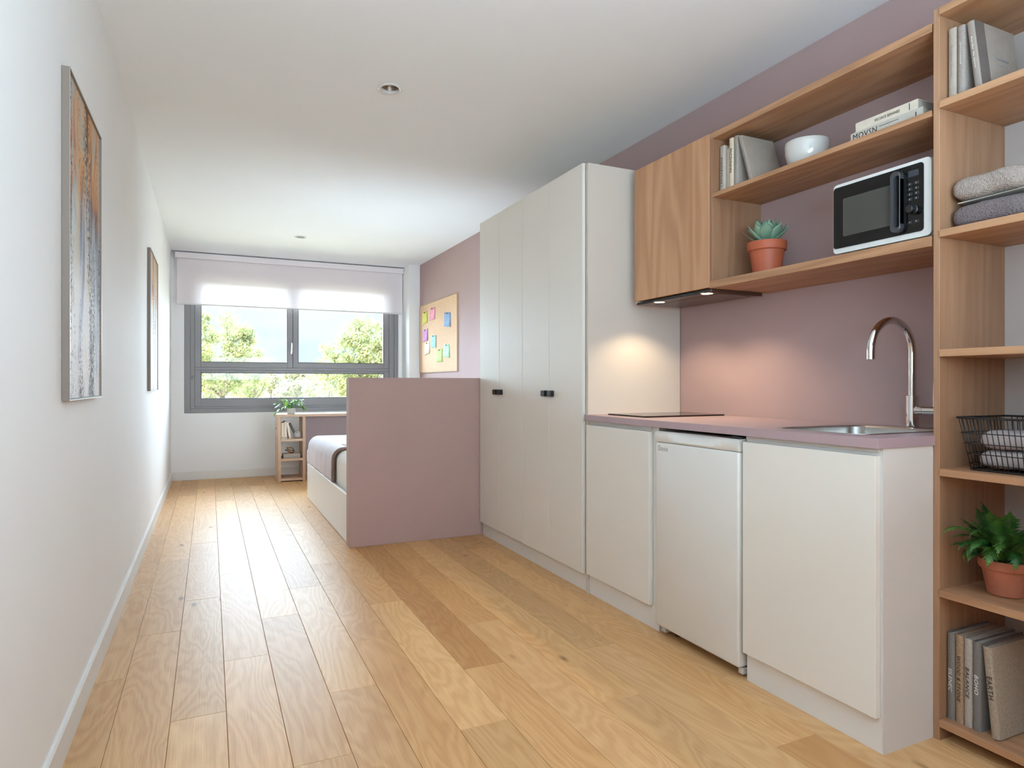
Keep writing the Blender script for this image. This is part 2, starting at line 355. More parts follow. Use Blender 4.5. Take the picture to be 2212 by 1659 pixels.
# window in the back wall
w1 = thing('window_1', None, None, (.93, 7.9, WZ0), kind='structure')
FY0, FY1 = 7.868, 7.94
def bar_frame(x0, x1, z0, z1, wl, wr, wb_, wt, y0, y1, bev=.002):
    b = M(); b.box(x0, x0+wl, y0, y1, z0, z1, bev, 1); b.box(x1-wr, x1, y0, y1, z0, z1, bev, 1)
    b.box(x0+wl, x1-wr, y0, y1, z0, z0+wb_, bev, 1); b.box(x0+wl, x1-wr, y0, y1, z1-wt, z1, bev, 1); return b
bar_frame(WX0+.001, WX1-.001, WZ0+.001, WZ1-.001, .058, .045, .048, .058, FY0-.006, FY1+.05).make('window_frame', ALU, w1)
M().box(-.188, 2.056, FY0+.004, FY1, 1.195, 1.222, .001, 1).make('transom', ALU, w1)
M().box(-.195, -.13, FY1+.0005, FY1+.02, .76, 2.26).box(1.98, 2.06, FY1+.0005, FY1+.02, .76, 2.26).box(-.13, 1.98, FY1+.0005, FY1+.02, .76, .81).box(-.13, 1.98, FY1+.0005, FY1+.02, 1.18, 1.24).box(.84, .90, FY1+.0005, FY1+.02, 1.24, 2.26).make('rebate', ALU, w1)
def sash(x0, x1, z0, z1, gx0, gx1, gz0, gz1, y0):
    b = bar_frame(x0, x1, z0, z1, gx0-x0, x1-gx1, gz0-z0, z1-gz1, y0, y0+.05)
    f = b.make('sash', ALU, w1)
    bar_frame(gx0-.001, gx1+.001, gz0-.001, gz1+.001, .008, .008, .008, .008, y0+.012, y0+.04, .001).make('glazing_bead', DARKP, f)
    M().box(gx0, gx1, y0+.024, y0+.030, gz0, gz1).make('pane', GLASS, f)
    return f
sash(-.149, .868, 1.224, 2.249, -.087, .812, 1.280, 2.146, FY0+.006)
sash(.872, 1.994, 1.224, 2.249, .929, 1.932, 1.285, 2.146, FY0+.006)
sash(-.149, 1.994, .792, 1.193, -.087, 1.932, .878, 1.166, FY0+.006)
M().box(-.19, -.151, FY0+.002, FY1, .772, 2.25, .001, 1).box(1.996, 2.058, FY0+.002, FY1, .772, 2.25, .001, 1).box(-.151, 1.996, FY0+.002, FY1, .772, .79, .001, 1).make('sub_frame', ALU, w1)
hd = M().box(.848, .872, FY0-.006, FY0+.004, 1.40, 1.52, .003, 2).make('window_handle', CHROME, w1, label='small chrome lever handle on the dark frame')
M().tube([(.86, FY0-.004, 1.50), (.86, FY0-.035, 1.50)], .007, 10).tube([(.86, FY0-.035, 1.51), (.858, FY0-.04, 1.46), (.853, FY0-.038, 1.385)], [.008, .0075, .006], 10).make('lever', CHROME, hd, smooth=True)
M().tube([(-.172, FY0-.004, 1.13), (-.172, FY0-.004, 1.09)], .006, 8).make('hinge', ALU, w1, smooth=True)

# made-up rear window, added behind the camera to go with the fill light
w2 = thing('added_window', None, None, (.95, YF-.05, .7), kind='structure')
bar_frame(.001, 1.899, .701, 2.299, .05, .05, .05, .05, YF-.08, YF-.02).box(.93, .97, YF-.08, YF-.02, .751, 2.249).make('window_frame', ALU, w2)

# ------------------------------------------------------------------ roller blind
bl = thing('roller_blind', 'white translucent roller blind half lowered over the wide window', 'blind', (.91, 7.78, 1.893))
M().box(-.335, 2.143, 7.755, 7.772, 2.384, 2.447, .004, 2).make('cassette', mat('blind_fascia', (226, 218, 219), .5, var=.01), bl)
M().lathe([(.022, -1.23), (.022, 1.23)], (0, 0, 0), 20).mod(lambda p: Vector((p.z+.905, p.x+7.797, p.y+2.41))).make('roller', PLAST_W, bl, smooth=True)
for x in (-.338, 2.1435): M().box(x, x+.002, 7.754, 7.83, 2.375, 2.45).make('bracket', PLAST_W, bl)
fb = M(); nx = 40
fb.poly([(-.318+i*(2.136+.318)/nx, 7.782+.0012*math.sin(i*.9), z) for z in (1.904, 2.1, 2.384) for i in range(nx+1)],
        [(r*(nx+1)+i, r*(nx+1)+i+1, (r+1)*(nx+1)+i+1, (r+1)*(nx+1)+i) for r in range(2) for i in range(nx)])
fb.make('fabric', BLIND, bl, smooth='all')
M().box(-.318, 2.136, 7.7755, 7.7885, 1.889, 1.904, .003, 2).make('bottom_rail', PLAST_W, bl)

# ------------------------------------------------------------------ downlights
def downlight(x, y, label):
    t = thing('downlight', label, 'ceiling light', (x, y, ZC), 'recessed downlights in the ceiling')
    M().loft([[(x+r*math.cos(2*PI*i/36), y+r*math.sin(2*PI*i/36), ZC+z) for i in range(36)] for r, z in
              [(.0455, .001), (.058, -.0004), (.0575, -.005), (.052, -.0075), (.0425, -.004), (.040, .004), (.0405, .012), (.0455, .012)]], wrap=True).make('trim_ring', PLAST_W, t, smooth=True)
    M().loft([[(x+r*math.cos(2*PI*i/30), y+r*math.sin(2*PI*i/30), ZC+z) for i in range(30)] for r, z in
              [(.040, .0055), (.037, .018), (.036, .02), (.033, .030), (.032, .031), (.028, .042), (.026, .06)]], False, True).make('reflector', mat('bronze_reflector', (150, 130, 116), .35, metal=.6, var=.15, vscale=90), t, smooth=True)
    M().lathe([(.001, .034), (.018, .033), (.024, .036), (.024, .058)], (x, y, ZC), 24).make('lamp', mat('frosted_lamp', (170, 155, 138), .3, var=.05), t, smooth=True)
downlight(*DL[0], 'round white recessed downlight nearest the camera, mid ceiling')
downlight(*DL[1], 'round white recessed downlight far back near the window blind')

# ------------------------------------------------------------------ wardrobe
wd = thing('wardrobe', 'tall warm white wardrobe with four doors and black knobs', 'wardrobe', (1.99, 3.47, 0))
M().box(1.712, 2.277, 2.792, 4.162, .095, 2.14, .001, 1).make('carcass', LAM, wd)
M().box(1.704, 2.277, 2.770, 2.7905, 0, 2.14, .001, 1).make('side_panel', mat('shaded_side_laminate', (205, 196, 186), .5, spec=.3, var=.01), wd)  # laminate darkened on this panel; the shade of its face is in the colour
M().box(1.712, 1.73, 2.792, 4.162, 0, .094).make('plinth', LAM2, wd)
DY = [4.162, 3.834, 3.492, 3.154, 2.800]
for i in range(4):
    y1, y0 = DY[i]-.0018, DY[i+1]+.0018
    d = M().box(1.69, 1.709, y0, y1, .092, 2.146, .0012, 1).make('door', LAM, wd)
    ky = y0+.035 if i % 2 == 0 else y1-.035
    M().prism(rr(ky, .988, .021, .0165, .007, 4), 0, 1.667, 1.6895).make('knob', BLACKP, d, smooth=True)

# ------------------------------------------------------------------ base cabinets
def base_cabinet(label, y0, y1, dy0, dy1, left_stile):
    t = thing('base_cabinet', label, 'cabinet', (1.99, (y0+y1)/2, 0), 'white base cabinets under the worktop')
    st = .050 if y0 > 2 else .017
    b = M().box(1.712, 2.277, y0+.001, y0+st, .10, .8605).box(1.712, 2.277, y1-.017, y1-.001, .10, .8605).box(1.712, 2.277, y0+st, y1-.017, .10, .116)
    b.box(2.269, 2.277, y0+st, y1-.017, .116, .8605).box(1.712, 1.726, y0+st, y1-.017, .77, .8605).make('carcass', LAM2, t)
    M().box(1.712, 1.73, y0+.001, y1-.001, 0, .0995).make('plinth', LAM2, t)
    M().box(1.69, 1.7105, dy0, dy1, .101, .838, .0015, 2).make('door', LAM, t)
    if left_stile: M().box(1.7045, 1.7115, dy0+.002, dy1-.002, .846, .860).make('grip_rail', PLAST_W, t)
    return t
base_cabinet('narrow white base cabinet between wardrobe and fridge, under the black hob', 2.216, 2.769, 2.258, 2.766, True)
cb = base_cabinet('wide white base cabinet under the sink at the end of the run', 1.217, 1.725, 1.222, 1.723, True)
M().box(1.7105, 2.277, 1.2135, 1.2168, 0, .8605).make('end_panel', mat('shade_toned_end_panel', (212, 205, 199), .7, bump=(260, .25), var=.02), cb, label='off-white end panel with shade put into its colour')  # toned darker than the carcass to carry the shade on this end

# worktop with sink cut-out
SX, SY = 1.965, 1.487
wt = plate_holes(1.68, 2.277, 1.208, 2.769, .861, .888, [rr(SX, SY, .203, .168, .05, 8)])
e = [e for e in wt.b.edges if all(abs(v.co.x-1.68) < 1e-4 for v in e.verts) or all(abs(v.co.y-1.208) < 1e-4 for v in e.verts)]
bmesh.ops.bevel(wt.b, geom=e, offset=.001, segments=2, affect='EDGES')
wt.make('worktop', TOPM, smooth=30, label='mauve laminate worktop running over the white base cabinets and fridge', cat='worktop')

# sink
sk = thing('sink', 'stainless steel rectangular sink set into the mauve worktop', 'sink', (SX, SY, .74))
L3 = lambda hx, hy, r, z: [(p[0], p[1], z) for p in rr(SX, SY, hx, hy, r, 8)]
M().loft([L3(.2015, .1665, .05, .878), L3(.2015, .1665, .05, .8885), L3(.212, .177, .058, .8885), L3(.211, .176, .058, .8905), L3(.198, .163, .05, .8895), L3(.194, .159, .048, .884),
          L3(.19, .155, .045, .78), L3(.182, .147, .045, .766), L3(.165, .13, .04, .762)], False, True).make('bowl', STEEL, sk, smooth=30)
M().lathe([(.036, 0), (.034, .003), (.026, .0035), (.024, .001)], (SX, SY, .7625), 24).make('drain', CHROME, sk, smooth=True)
M().tube([(SX+.189, SY-.06+a, .862+b) for a, b in rr(0, 0, .028, .012, .006, 4)], .0018, 6, True).make('overflow', BLACKP, sk, smooth=True)

# faucet
FX, FYY = 2.212, 1.462
fc = thing('faucet', 'chrome gooseneck kitchen faucet behind the steel sink', 'faucet', (FX, FYY, .888))
M().lathe([(.023, .0005), (.023, .004), (.020, .006), (.020, .111), (.0185, .1115)], (FX, FYY, .888), 28).make('body', CHROME, fc, smooth=True)
R = .107; cz = 1.149
pts = [(FX, FYY, z) for z in (1.0, 1.05, 1.10, 1.13)]+[(FX-R+R*math.cos(a), FYY, cz+R*math.sin(a)) for a in [PI*i/24 for i in range(25)]]+[(FX-2*R, FYY, 1.137), (FX-2*R, FYY, 1.1225)]
M().tube(pts, .0128, 20).make('spout', CHROME, fc, smooth=True)
lv = M().tube([(FX, FYY-.014, .949), (FX, FYY-.041, .949)], .0155, 22).tube([(FX, FYY-.0425, .949), (FX, FYY-.086, .949)], .0165, 22).make('mixer_barrel', CHROME, fc, smooth=30)
M().tube([(FX, FYY-.074, .9655), (FX, FYY-.075, 1.045)], .0036, 10).make('lever', CHROME, lv, smooth=True)

# hob
hb = thing('hob', 'black glass two zone hob flat on the mauve worktop', 'hob', (2.0, 2.55, .8885))
M().box(1.775, 2.24, 2.40, 2.70, .8885, .895, .0015, 2).make('glass_plate', mat('brown_black_glass', (24, 15, 12), .12, var=.05), hb)
for cx in (1.90, 2.12):
    M().loft([[(x, y, z) for x, y in circ(cx, 2.55, r, 40)] for r, z in [(.085, .8951), (.0865, .8951), (.0865, .8952), (.085, .8952)]], wrap=True).make('cooking_zone', INKG, hb)

# fridge
fr = thing('fridge', 'white under-counter fridge with moulded top grip beneath the worktop', 'fridge', (1.98, 1.975, 0))
M().box(1.735, 2.26, 1.737, 2.206, .035, .845, .004, 2).make('body', FRIDGE, fr)
M().box(1.684, 1.731, 1.737, 2.206, .040, .800, .008, 3).make('door', FRIDGE, fr, smooth=30)
def grip(p):
    if p.x < 1.70 and p.z > .81:
        t = (p.y-1.972)/.13
        if abs(t) < 1: p.x += .014*(1-t*t)
        p.z -= .004
    return p
gb = M(); ny = 30
gb.loft([[(1.686 if abs(y-1.9715) > .13 else 1.686, y, .8015), (1.682, y, .808), (1.683+(.012*(1-((y-1.9715)/.15)**2) if abs(y-1.9715) < .15 else 0), y, .836), (1.692+(.012*(1-((y-1.9715)/.15)**2) if abs(y-1.9715) < .15 else 0), y, .845), (1.731, y, .847), (1.731, y, .8015)]
         for y in [1.737+.469*i/ny for i in range(ny+1)]]).make('top_grip', FRIDGE, fr, smooth=40)
M().box(1.71, 1.735, 1.742, 1.765, .01, .034, .003, 2).make('hinge_foot', PLAST_W, fr)
M().box(1.71, 1.735, 2.17, 2.20, .01, .034, .003, 2).make('hinge_foot', PLAST_W, fr)
for x, y in ((1.76, 1.79), (1.76, 2.15), (2.2, 1.79), (2.2, 2.15)): M().lathe([(.016, 0), (.016, .036)], (x, y, 0), 14).make('foot', BLACKP, fr)
M().box(1.70, 1.726, 1.738, 1.79, .848, .853, .001, 1).make('hinge_plate', DARKP, fr)
text('badge', 'Omoin', INKG, fr, (1.6838, 2.157, .776), (0, -1, 0), (0, 0, 1), length=.062, height=.022)

# ------------------------------------------------------------------ wall cabinet, wall shelf, cooker hood
wc = thing('wall_cabinet', 'oak wall cabinet with one plain vertical-grain door above the cooker hood', 'wall cabinet', (2.1, 2.43, 1.452))
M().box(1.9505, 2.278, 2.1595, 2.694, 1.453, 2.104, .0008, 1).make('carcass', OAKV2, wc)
M().box(1.93, 1.949, 2.1595, 2.695, 1.452, 2.106, .0012, 1).make('door', OAKV, wc)
M().box(1.99, 2.278, 2.6955, 2.7685, 1.453, 2.104).make('filler', LAM, wc)
ws = thing('wall_shelf', 'long open oak wall shelf of two tiers holding microwave and books', 'shelf', (2.1, 1.69, 1.447))
M().box(1.9325, 2.278, 1.2185, 2.1585, 2.080, 2.105, .0008, 1).make('top_board', OAKH, ws)
M().box(1.93, 2.205, 1.2185, 2.1395, 1.830, 1.848, .0008, 1).make('shelf_board', OAKH, ws)
M().box(1.93, 2.278, 1.2185, 2.1585, 1.447, 1.477, .0008, 1).make('bottom_board', OAKH, ws)
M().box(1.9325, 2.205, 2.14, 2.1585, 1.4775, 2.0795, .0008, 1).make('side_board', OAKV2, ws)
M().box(2.206, 2.278, 1.2185, 2.1585, 1.4775, 2.0795).make('back_panel', MAUVE, ws, label='mauve painted back panel')
ch = thing('cooker_hood', 'slim built-in cooker hood with two lit warm lamps under the oak cabinet', 'cooker hood', (2.07, 2.43, 1.432))
HOODM = mat('bronze_steel', (120, 96, 80), .3, metal=.8, bump=(60, .1), var=.04)
HB = M().box(1.945, 2.235, 2.165, 2.69, 1.436, 1.4465, .001, 1).make('hood_body', HOODM, ch)
M().box(1.9405, 1.9445, 2.165, 2.69, 1.434, 1.4465, .0008, 1).make('front_lip', BLACKP, ch)
M().box(1.945, 2.235, 2.1605, 2.1645, 1.431, 1.4465, .0008, 1).make('side_strip', mat('dark_brown_strip', (74, 48, 36), .5, var=.05), ch)
M().box(2.02, 2.2, 2.2, 2.65, 1.4345, 1.4358, .0004, 1).make('filter_plate', HOODM, ch)
for i in range(4): M().lathe([(.0035, -.0012), (.0035, 0)], (1.968, 2.33+i*.022, 1.436), 10).make('button', INKW, ch)
LAMPE = mat('lit_lamp', (255, 226, 170), .4, emit=((255, 214, 150), 8))
for y in (2.545, 2.215):
    f = M().lathe([(.024, -.0015), (.026, -.003), (.030, -.003), (.031, 0)], (1.968, y, 1.436), 28, False, False).make('lamp_ring', CHROME, ch, smooth=True)
    M().lathe([(.001, -.0022), (.0238, -.002), (.0238, -.0006)], (1.968, y, 1.436), 28).make('lamp_disc', LAMPE, f)
    l = bpy.data.lights.new('hood_lamp', 'SPOT'); l.energy = 3.1; l.color = (1, .78, .50); l.spot_size = math.radians(128); l.spot_blend = .55; l.shadow_soft_size = .012
    o = bpy.data.objects.new('hood_lamp', l); COL.objects.link(o); o.location = (1.968, y, 1.428)

# ------------------------------------------------------------------ bookcase (right edge)
bc = thing('bookcase', 'tall open oak bookcase standing at the right beside the kitchen', 'bookcase', (2.1, .8, 0))
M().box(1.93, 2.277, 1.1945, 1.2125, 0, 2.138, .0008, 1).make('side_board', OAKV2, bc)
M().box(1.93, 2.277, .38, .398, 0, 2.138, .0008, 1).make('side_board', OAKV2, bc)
BZ = [2.126, 1.854, 1.478, 1.130, .783, .431, .052]
for i, z in enumerate(BZ):
    M().box(1.926, 2.252, .3985, 1.194, z-.0105, z+.0105, .0008, 1).make('shelf', OAKH, bc)
M().box(2.2525, 2.277, .3985, 1.194, .042, 2.136).make('back_panel', mat('grey_back_panel', (178, 166, 160), .7, var=.02), bc, label='pale grey back panel')
TOP = [z+.0106 for z in BZ]

# ------------------------------------------------------------------ books
def cover_mat(name, rgb, speck=0):
    rgb = (rgb[0]*1.02, rgb[1]*.98, rgb[2]*.92)
    return mat(name, rgb, .65, bump=(240, .25), var=.06 + speck, vscale=40 if not speck else 160)
def book(label, group, w, h, d, rgb, loc, title=None, ink=None, tlen=.6, th=.5, tz=.5, lean=0, flat=False, shear=0, speck=0, cover2=None, roty=0, cat='book'):
    """built upright with its spine towards -X; w thickness (Y), h height, d depth (X)"""
    t = thing('book', label, cat, (0, 0, 0), group); WL[t.name] = Vector((0, 0, 0))
    cm = cover_mat('book_cover_cloth', rgb, speck); e = .0022; r = min(w*.28, .006)
    sp = [(0, -w/2+r), (-.0, 0), (0, w/2-r)]
    outer = [(d, -w/2), (r, -w/2), (r*.3, -w/2+r*.35), (0, -w/2+r), (-.0008, 0), (0, w/2-r), (r*.3, w/2-r*.35), (r, w/2), (d, w/2)]
    inner = [(d, w/2-e), (r+.001, w/2-e), (e, w/2-r), (e, -w/2+r), (r+.001, -w/2+e), (d, -w/2+e)]
    poly = outer+inner; b = M()
    n = len(poly); lo = [b.b.verts.new((p[0], p[1], 0)) for p in poly]; hi = [b.b.verts.new((p[0], p[1], h)) for p in poly]
    for i in range(n): b.b.faces.new((lo[i], lo[(i+1) % n], hi[(i+1) % n], hi[i]))
    bmesh.ops.triangulate(b.b, faces=[b.b.faces.new(lo), b.b.faces.new(hi)])
    b.make('cover', cm, t, origin=(0, 0, 0), smooth=55)
    M().box(.004, d-.004, -w/2+e+.0003, w/2-e-.0003, .003, h-.004).make('page_block', PAPER, t, origin=(0, 0, 0))
    if title:
        L = h*tlen; H = w*th
        text('title_lettering', title, ink, t, (-.0014, 0, h*tz), (0, 0, -1), (0, -1, 0), length=L, height=H, shear=shear)
    if cover2: cover2(t, w, h, d)
    if flat:
        t.rotation_euler = (PI/2, 0, 0)
        t.matrix_world = Matrix.Translation(loc) @ Matrix.Rotation(PI/2, 4, 'X')
    else:
        t.rotation_euler = (lean, 0, roty)
    t.location = loc
    return t
# wall shelf, upper tier
Z1 = 1.8485; GA = 'grey books on the upper wall shelf'
book('light grey upright book leftmost on the wall shelf, against the oak side board', GA, .030, .198, .16, (176, 170, 168), (1.965, 2.121, Z1), 'SHEDRMUN I', INKB, .62, .34, .45)
book('short thin pale book, second from the left on the wall shelf', GA, .022, .18, .15, (190, 184, 180), (1.972, 2.0925, Z1), None)
book('cream book with bold black spine lettering, third on the wall shelf', GA, .025, .212, .16, (206, 198, 186), (1.962, 2.0655, Z1), 'MICDINNN', INKB, .46, .55, .56)
book('mottled grey upright book that the leaning one rests on, wall shelf', GA, .024, .212, .16, (150, 146, 146), (1.962, 2.0385, Z1), 'STARNDVE N', INKG, .5, .35, .6, speck=.06)
book('large plain grey book leaning left on the wall shelf, cover showing', GA, .020, .207, .175, (146, 139, 136), (1.958, 1.9530, Z1+.0035), 'ANNANDNAL  NE', INKG, .5, .35, .5, lean=-.30)
GB = 'books lying stacked on the wall shelf'
def flat_book(label, x, y0, y1, z0, z1, d, rgb, title, ink, tl, th_, ty, extra=None):
    t = thing('book', label, 'book', (x+d/2, (y0+y1)/2, z0), GB)
    cm = cover_mat('book_cover_cloth', rgb)
    e = .0025
    M().box(x, x+d, y0, y1, z0, z0+e).box(x, x+d, y0, y1, z1-e, z1).box(x, x+e, y0, y1, z0+e, z1-e).make('cover', cm, t)
    M().box(x+e+.0004, x+d-.002, y0+.0015, y1-.0015, z0+e+.0003, z1-e-.0003).make('page_block', PAPER, t)
    text('title_lettering', title, ink, t, (x-.0004, ty, (z0+z1)/2), (0, -1, 0), (0, 0, 1), length=tl, height=th_)
    if extra: extra(t)
    return t
def bar_a(t):
    M().box(1.9545, 1.9549, 1.300, 1.3022, 1.884, 1.905).make('spine_stripe', INKB, t)
def bar_b(t):
    M().box(1.9525, 1.9529, 1.278, 1.281, 1.858, 1.870).make('spine_mark', INKB, t)
    M().box(1.9525, 1.9529, 1.335, 1.40, 1.868, 1.8695).make('spine_rule', INKB, t)
flat_book('lower grey book in the lying pair, large MOVSN on its spine', 1.953, 1.258, 1.502, 1.8487, 1.8790, .20, (172, 170, 170), 'MOVSN', INKB, .085, .019, 1.450, bar_b)
flat_book('upper pale book in the lying pair, small black spine lettering', 1.955, 1.275, 1.485, 1.8795, 1.9090, .20, (196, 190, 184), 'VISCONTE BERNINIES', INKB, .085, .009, 1.375, bar_a)

# bowl
M().lathe([(.030, .000), (.031, .004), (.050, .012), (.068, .036), (.078, .070), (.080, .100), (.0800, .114), (.0785, .1155), (.0765, .114), (.0762, .100), (.074, .072), (.064, .040), (.046, .018), (.001, .014)], (2.075, 1.783, 1.8485), 48, True, False).make(
    'bowl', PORC, smooth='all', label='glossy white porcelain bowl on the upper wall shelf', cat='bowl')

# ------------------------------------------------------------------ potted succulent
def pot_mesh(c, rt, rb, h, rim_h, lip):
    return M().lathe([(rb*.9, 0), (rb, .003), (rt-lip-.004, h-rim_h), (rt-lip+.0005, h-rim_h), (rt-.001, h-rim_h+.002), (rt, h-rim_h+.006), (rt+.0015, h-.003), (rt, h), (rt-.006, h), (rt-.009, h-.004), (rt-.013, h-.02), (.001, h-.02)], c, 40, True, False)
PC = Vector((2.055, 1.962, 1.4775))
sc_ = thing('potted_succulent', 'green rosette succulent in a terracotta pot on the lower wall shelf', 'potted plant', PC)
pot_mesh(PC, .0755, .052, .137, .036, .004).make('pot', TERRA, sc_, smooth=40)
M().lathe([(.064, .105), (.064, .128), (.03, .134), (.001, .138)], PC, 28).make('soil', SOIL, sc_, smooth='all')
SUCC = leaf_mat('succulent_leaf', (84, 122, 100), (128, 152, 128), .5, .06, 20)
def succ_leaf(L, Wd, T, up):
    b = M(); n = 9; loops = []
    for i in range(n):
        t = i/(n-1); w = Wd*(math.sin(PI*min(1, t*.82+.18))**.8)*(1 if t < .75 else (1-t)/.25*.92+.08); th = T*(1-.75*t)
        x = L*t; z = up*L*t*t
        loops.append([(x, w*math.cos(a), z+th*math.sin(a)*(.8 if math.sin(a) > 0 else 1)+w*.25*abs(math.cos(a))) for a in [2*PI*k/10 for k in range(10)]])
    b.loft(loops); bmesh.ops.recalc_face_normals(b.b, faces=b.b.faces)
    me = bpy.data.meshes.new('leaf'); b.b.to_mesh(me); b.b.free(); me.materials.append(SUCC)
    for p in me.polygons: p.use_smooth = True
    return me
LM = [succ_leaf(.070, .0235, .009, .45), succ_leaf(.062, .0235, .010, .3), succ_leaf(.05, .019, .009, .2), succ_leaf(.092, .009, .006, .5)]
def put(me, name, parent, loc, rot, sc=1):
    o = bpy.data.objects.new(name, me); COL.objects.link(o); o.parent = parent; o.location = loc; o.rotation_euler = rot; o.scale = (sc,)*3; return o
rnd = random.Random(3)
for ring, (n, mi, tilt, z) in enumerate([(8, 0, -.45, .138), (9, 0, -.80, .142), (7, 1, -1.08, .150), (5, 2, -1.32, .160)]):
    for i in range(n):
        a = 2*PI*(i+.5*(ring % 2))/n + rnd.uniform(-.12, .12) + ring*.3
        put(LM[mi], 'leaf', sc_, (.012*math.cos(a), .012*math.sin(a), z), (0, tilt+rnd.uniform(-.08, .08), a), rnd.uniform(1.08, 1.28))
for a in (PI*.62, -PI*.42, PI*1.0, .2):
    put(LM[3], 'leaf', sc_, (.01*math.cos(a), .01*math.sin(a), .138), (0, -.10, a), 1.05)

# ------------------------------------------------------------------ microwave
mx0, my0, my1, mz0, mz1 = 1.952, 1.232, 1.568, 1.486, 1.722
mw = thing('microwave', 'white microwave with black glass door and rotary knob on the wall shelf', 'microwave', (2.07, 1.41, 1.4775))
M().box(mx0+.012, 2.19, my0+.001, my1-.001, mz0, mz1, .008, 3).make('housing', PLAST_W, mw, smooth=30)
M().prism([(y, z) for y, z in rr((my0+my1)/2, (mz0+mz1)/2, (my1-my0)/2, (mz1-mz0)/2, .014, 5)], 0, mx0, mx0+.0115).make('front_frame', PLAST_W, mw, smooth=30)
M().prism([(y, z) for y, z in rr(1.4095, (mz0+mz1)/2+.003, .1555, (mz1-mz0)/2-.014, .010, 5)], 0, mx0-.003, mx0-.0002).make('door_panel', BLACKG, mw)
M().prism([(y, z) for y, z in rr(1.441, 1.604, .087, .064, .004, 3)], 0, mx0-.0036, mx0-.0031).make('viewing_window', mat('grey_mesh_glass', (66, 66, 62), .18, bump=(900, .2), var=.05), mw)
# bowed handle
hp = [(y, z) for y, z in rr(1.331, 1.605, .0165, .095, .0165, 8)]
ip = [(y, z) for y, z in rr(1.325, 1.605, .0105, .080, .0105, 8)]
M().loft([[(mx0-.0035, y, z) for y, z in hp], [(mx0-.021, y, z) for y, z in hp], [(mx0-.023, 1.331+(y-1.331)*.9, 1.605+(z-1.605)*.98) for y, z in hp],
          [(mx0-.022, y, z) for y, z in ip], [(mx0-.0035, y, z) for y, z in ip]], False, False).make('handle', DARKP, mw, smooth=35)
M().prism([(y, z) for y, z in [(1.322, 1.708), (1.308, 1.678), (1.304, 1.605), (1.308, 1.535), (1.322, 1.503), (1.326, 1.53), (1.326, 1.68)]], 0, mx0-.0045, mx0-.0032).make('grip_recess', BLACKP, mw)
M().box(mx0-.0042, mx0-.0032, 1.268, 1.300, 1.674, 1.693).make('display', mat('grey_display', (52, 56, 64), .15, var=.03), mw)
for r in range(4):
    for c in range(2):
        z = 1.652-.0155*r; y = 1.2955-.0205*c
        bt = M().box(mx0-.0046, mx0-.0032, y-.008, y+.008, z-.0055, z+.005, .0006, 1).make('button', BLACKP, mw)
        M().box(mx0-.0050, mx0-.0047, y-.0018, y+.0018, z-.002, z+.003).make('symbol', INKG, bt)
for c in range(2):
    y = 1.2955-.0205*c
    bt = M().box(mx0-.0046, mx0-.0032, y-.008, y+.008, 1.529, 1.5400, .0006, 1).make('button', BLACKP, mw); M().box(mx0-.0050, mx0-.0047, y-.0018, y+.0018, 1.5335, 1.538).make('symbol', INKG, bt)
M().lathe([(.017, 0), (.017, .004), (.0145, .006), (.0135, .024), (.011, .0255)], (0, 0, 0), 28).mod(lambda p: Vector((mx0-.0034-p.z, 1.283+p.x*.85, 1.572+p.y*.85))).make('knob', BLACKP, mw, smooth=35)
for x, y in ((mx0+.02, my1-.05), (mx0+.02, my0+.02), (2.14, my1-.05), (2.14, my0+.02)): M().box(x, x+.02, y, y+.03, 1.4776, 1.4858).make('foot', BLACKP, mw)

# ------------------------------------------------------------------ bookcase contents
GC = 'grey books on the top bookcase shelf'
def cover_a(t, w, h, d):
    M().box(.002, .045, -w/2-.0006, -w/2-.0001, 0.0005, h-.0005).make('spine_cloth', cover_mat('dark_cloth', (98, 92, 92)), t, origin=(0, 0, 0))
    text('cover_lettering', 'Sunahanes', INKG, t, (.115, -w/2-.0006, h*.52), (1, 0, 0), (0, 0, 1), length=.06, height=.010)
    M().box(.085, .14, -w/2-.0006, -w/2-.0002, h*.42, h*.425).make('cover_rule', INKG, t, origin=(0, 0, 0))
T0 = TOP[1]
book('pale grey cloth book leftmost on the top shelf of the bookcase', GC, .024, .212, .19, (158, 150, 146), (1.962, 1.1795, T0), 'Protanda  Invulro', INKG, .42, .20, .55)
book('mid grey speckled book second on the top bookcase shelf', GC, .022, .208, .19, (140, 134, 134), (1.962, 1.1545, T0), 'Jemometme', INKW, .30, .20, .62, speck=.07)
book('grey book with darker cloth spine leaning on the top bookcase shelf', GC, .022, .205, .19, (140, 132, 130), (1.960, 1.105, T0+.0025), 'Rtac Eao  Ne nammn', INKW, .45, .20, .55, lean=-.115, cover2=cover_a)
GD = 'titled books on the bottom bookcase shelf'
T6 = TOP[6]
book('slate grey book titled SILENEC, leftmost on the bottom bookcase shelf', GD, .0225, .252, .205, (116, 115, 116), (1.958, 1.1805, T6), 'SILENEC', INKW, .27, .42, .46, shear=.25, speck=.03)
book('brown speckled book titled WOOD & STONE on the bottom bookcase shelf', GD, .0225, .254, .205, (152, 130, 110), (1.958, 1.1570, T6), 'WOOD & STONE', INKB, .52, .42, .50, shear=.25, speck=.16)
book('pale grey book titled BALANCE on the bottom bookcase shelf', GD, .0225, .252, .205, (160, 156, 156), (1.958, 1.1335, T6), 'BALANCE', INKB, .35, .42, .50, shear=.25, speck=.04)
book('dark grey book titled BOHO on the bottom bookcase shelf', GD, .0225, .250, .205, (112, 111, 114), (1.958, 1.1095, T6), 'BOHO', INKW, .22, .45, .52, shear=.25, speck=.03)
book('thick stone-flecked book titled EARTH leaning left on the bottom bookcase shelf', GD, .0235, .246, .215, (150, 139, 130), (1.955, 1.0592, T6+.0022), 'EARTH', INKB, .25, .55, .55, lean=-.095, speck=.12)

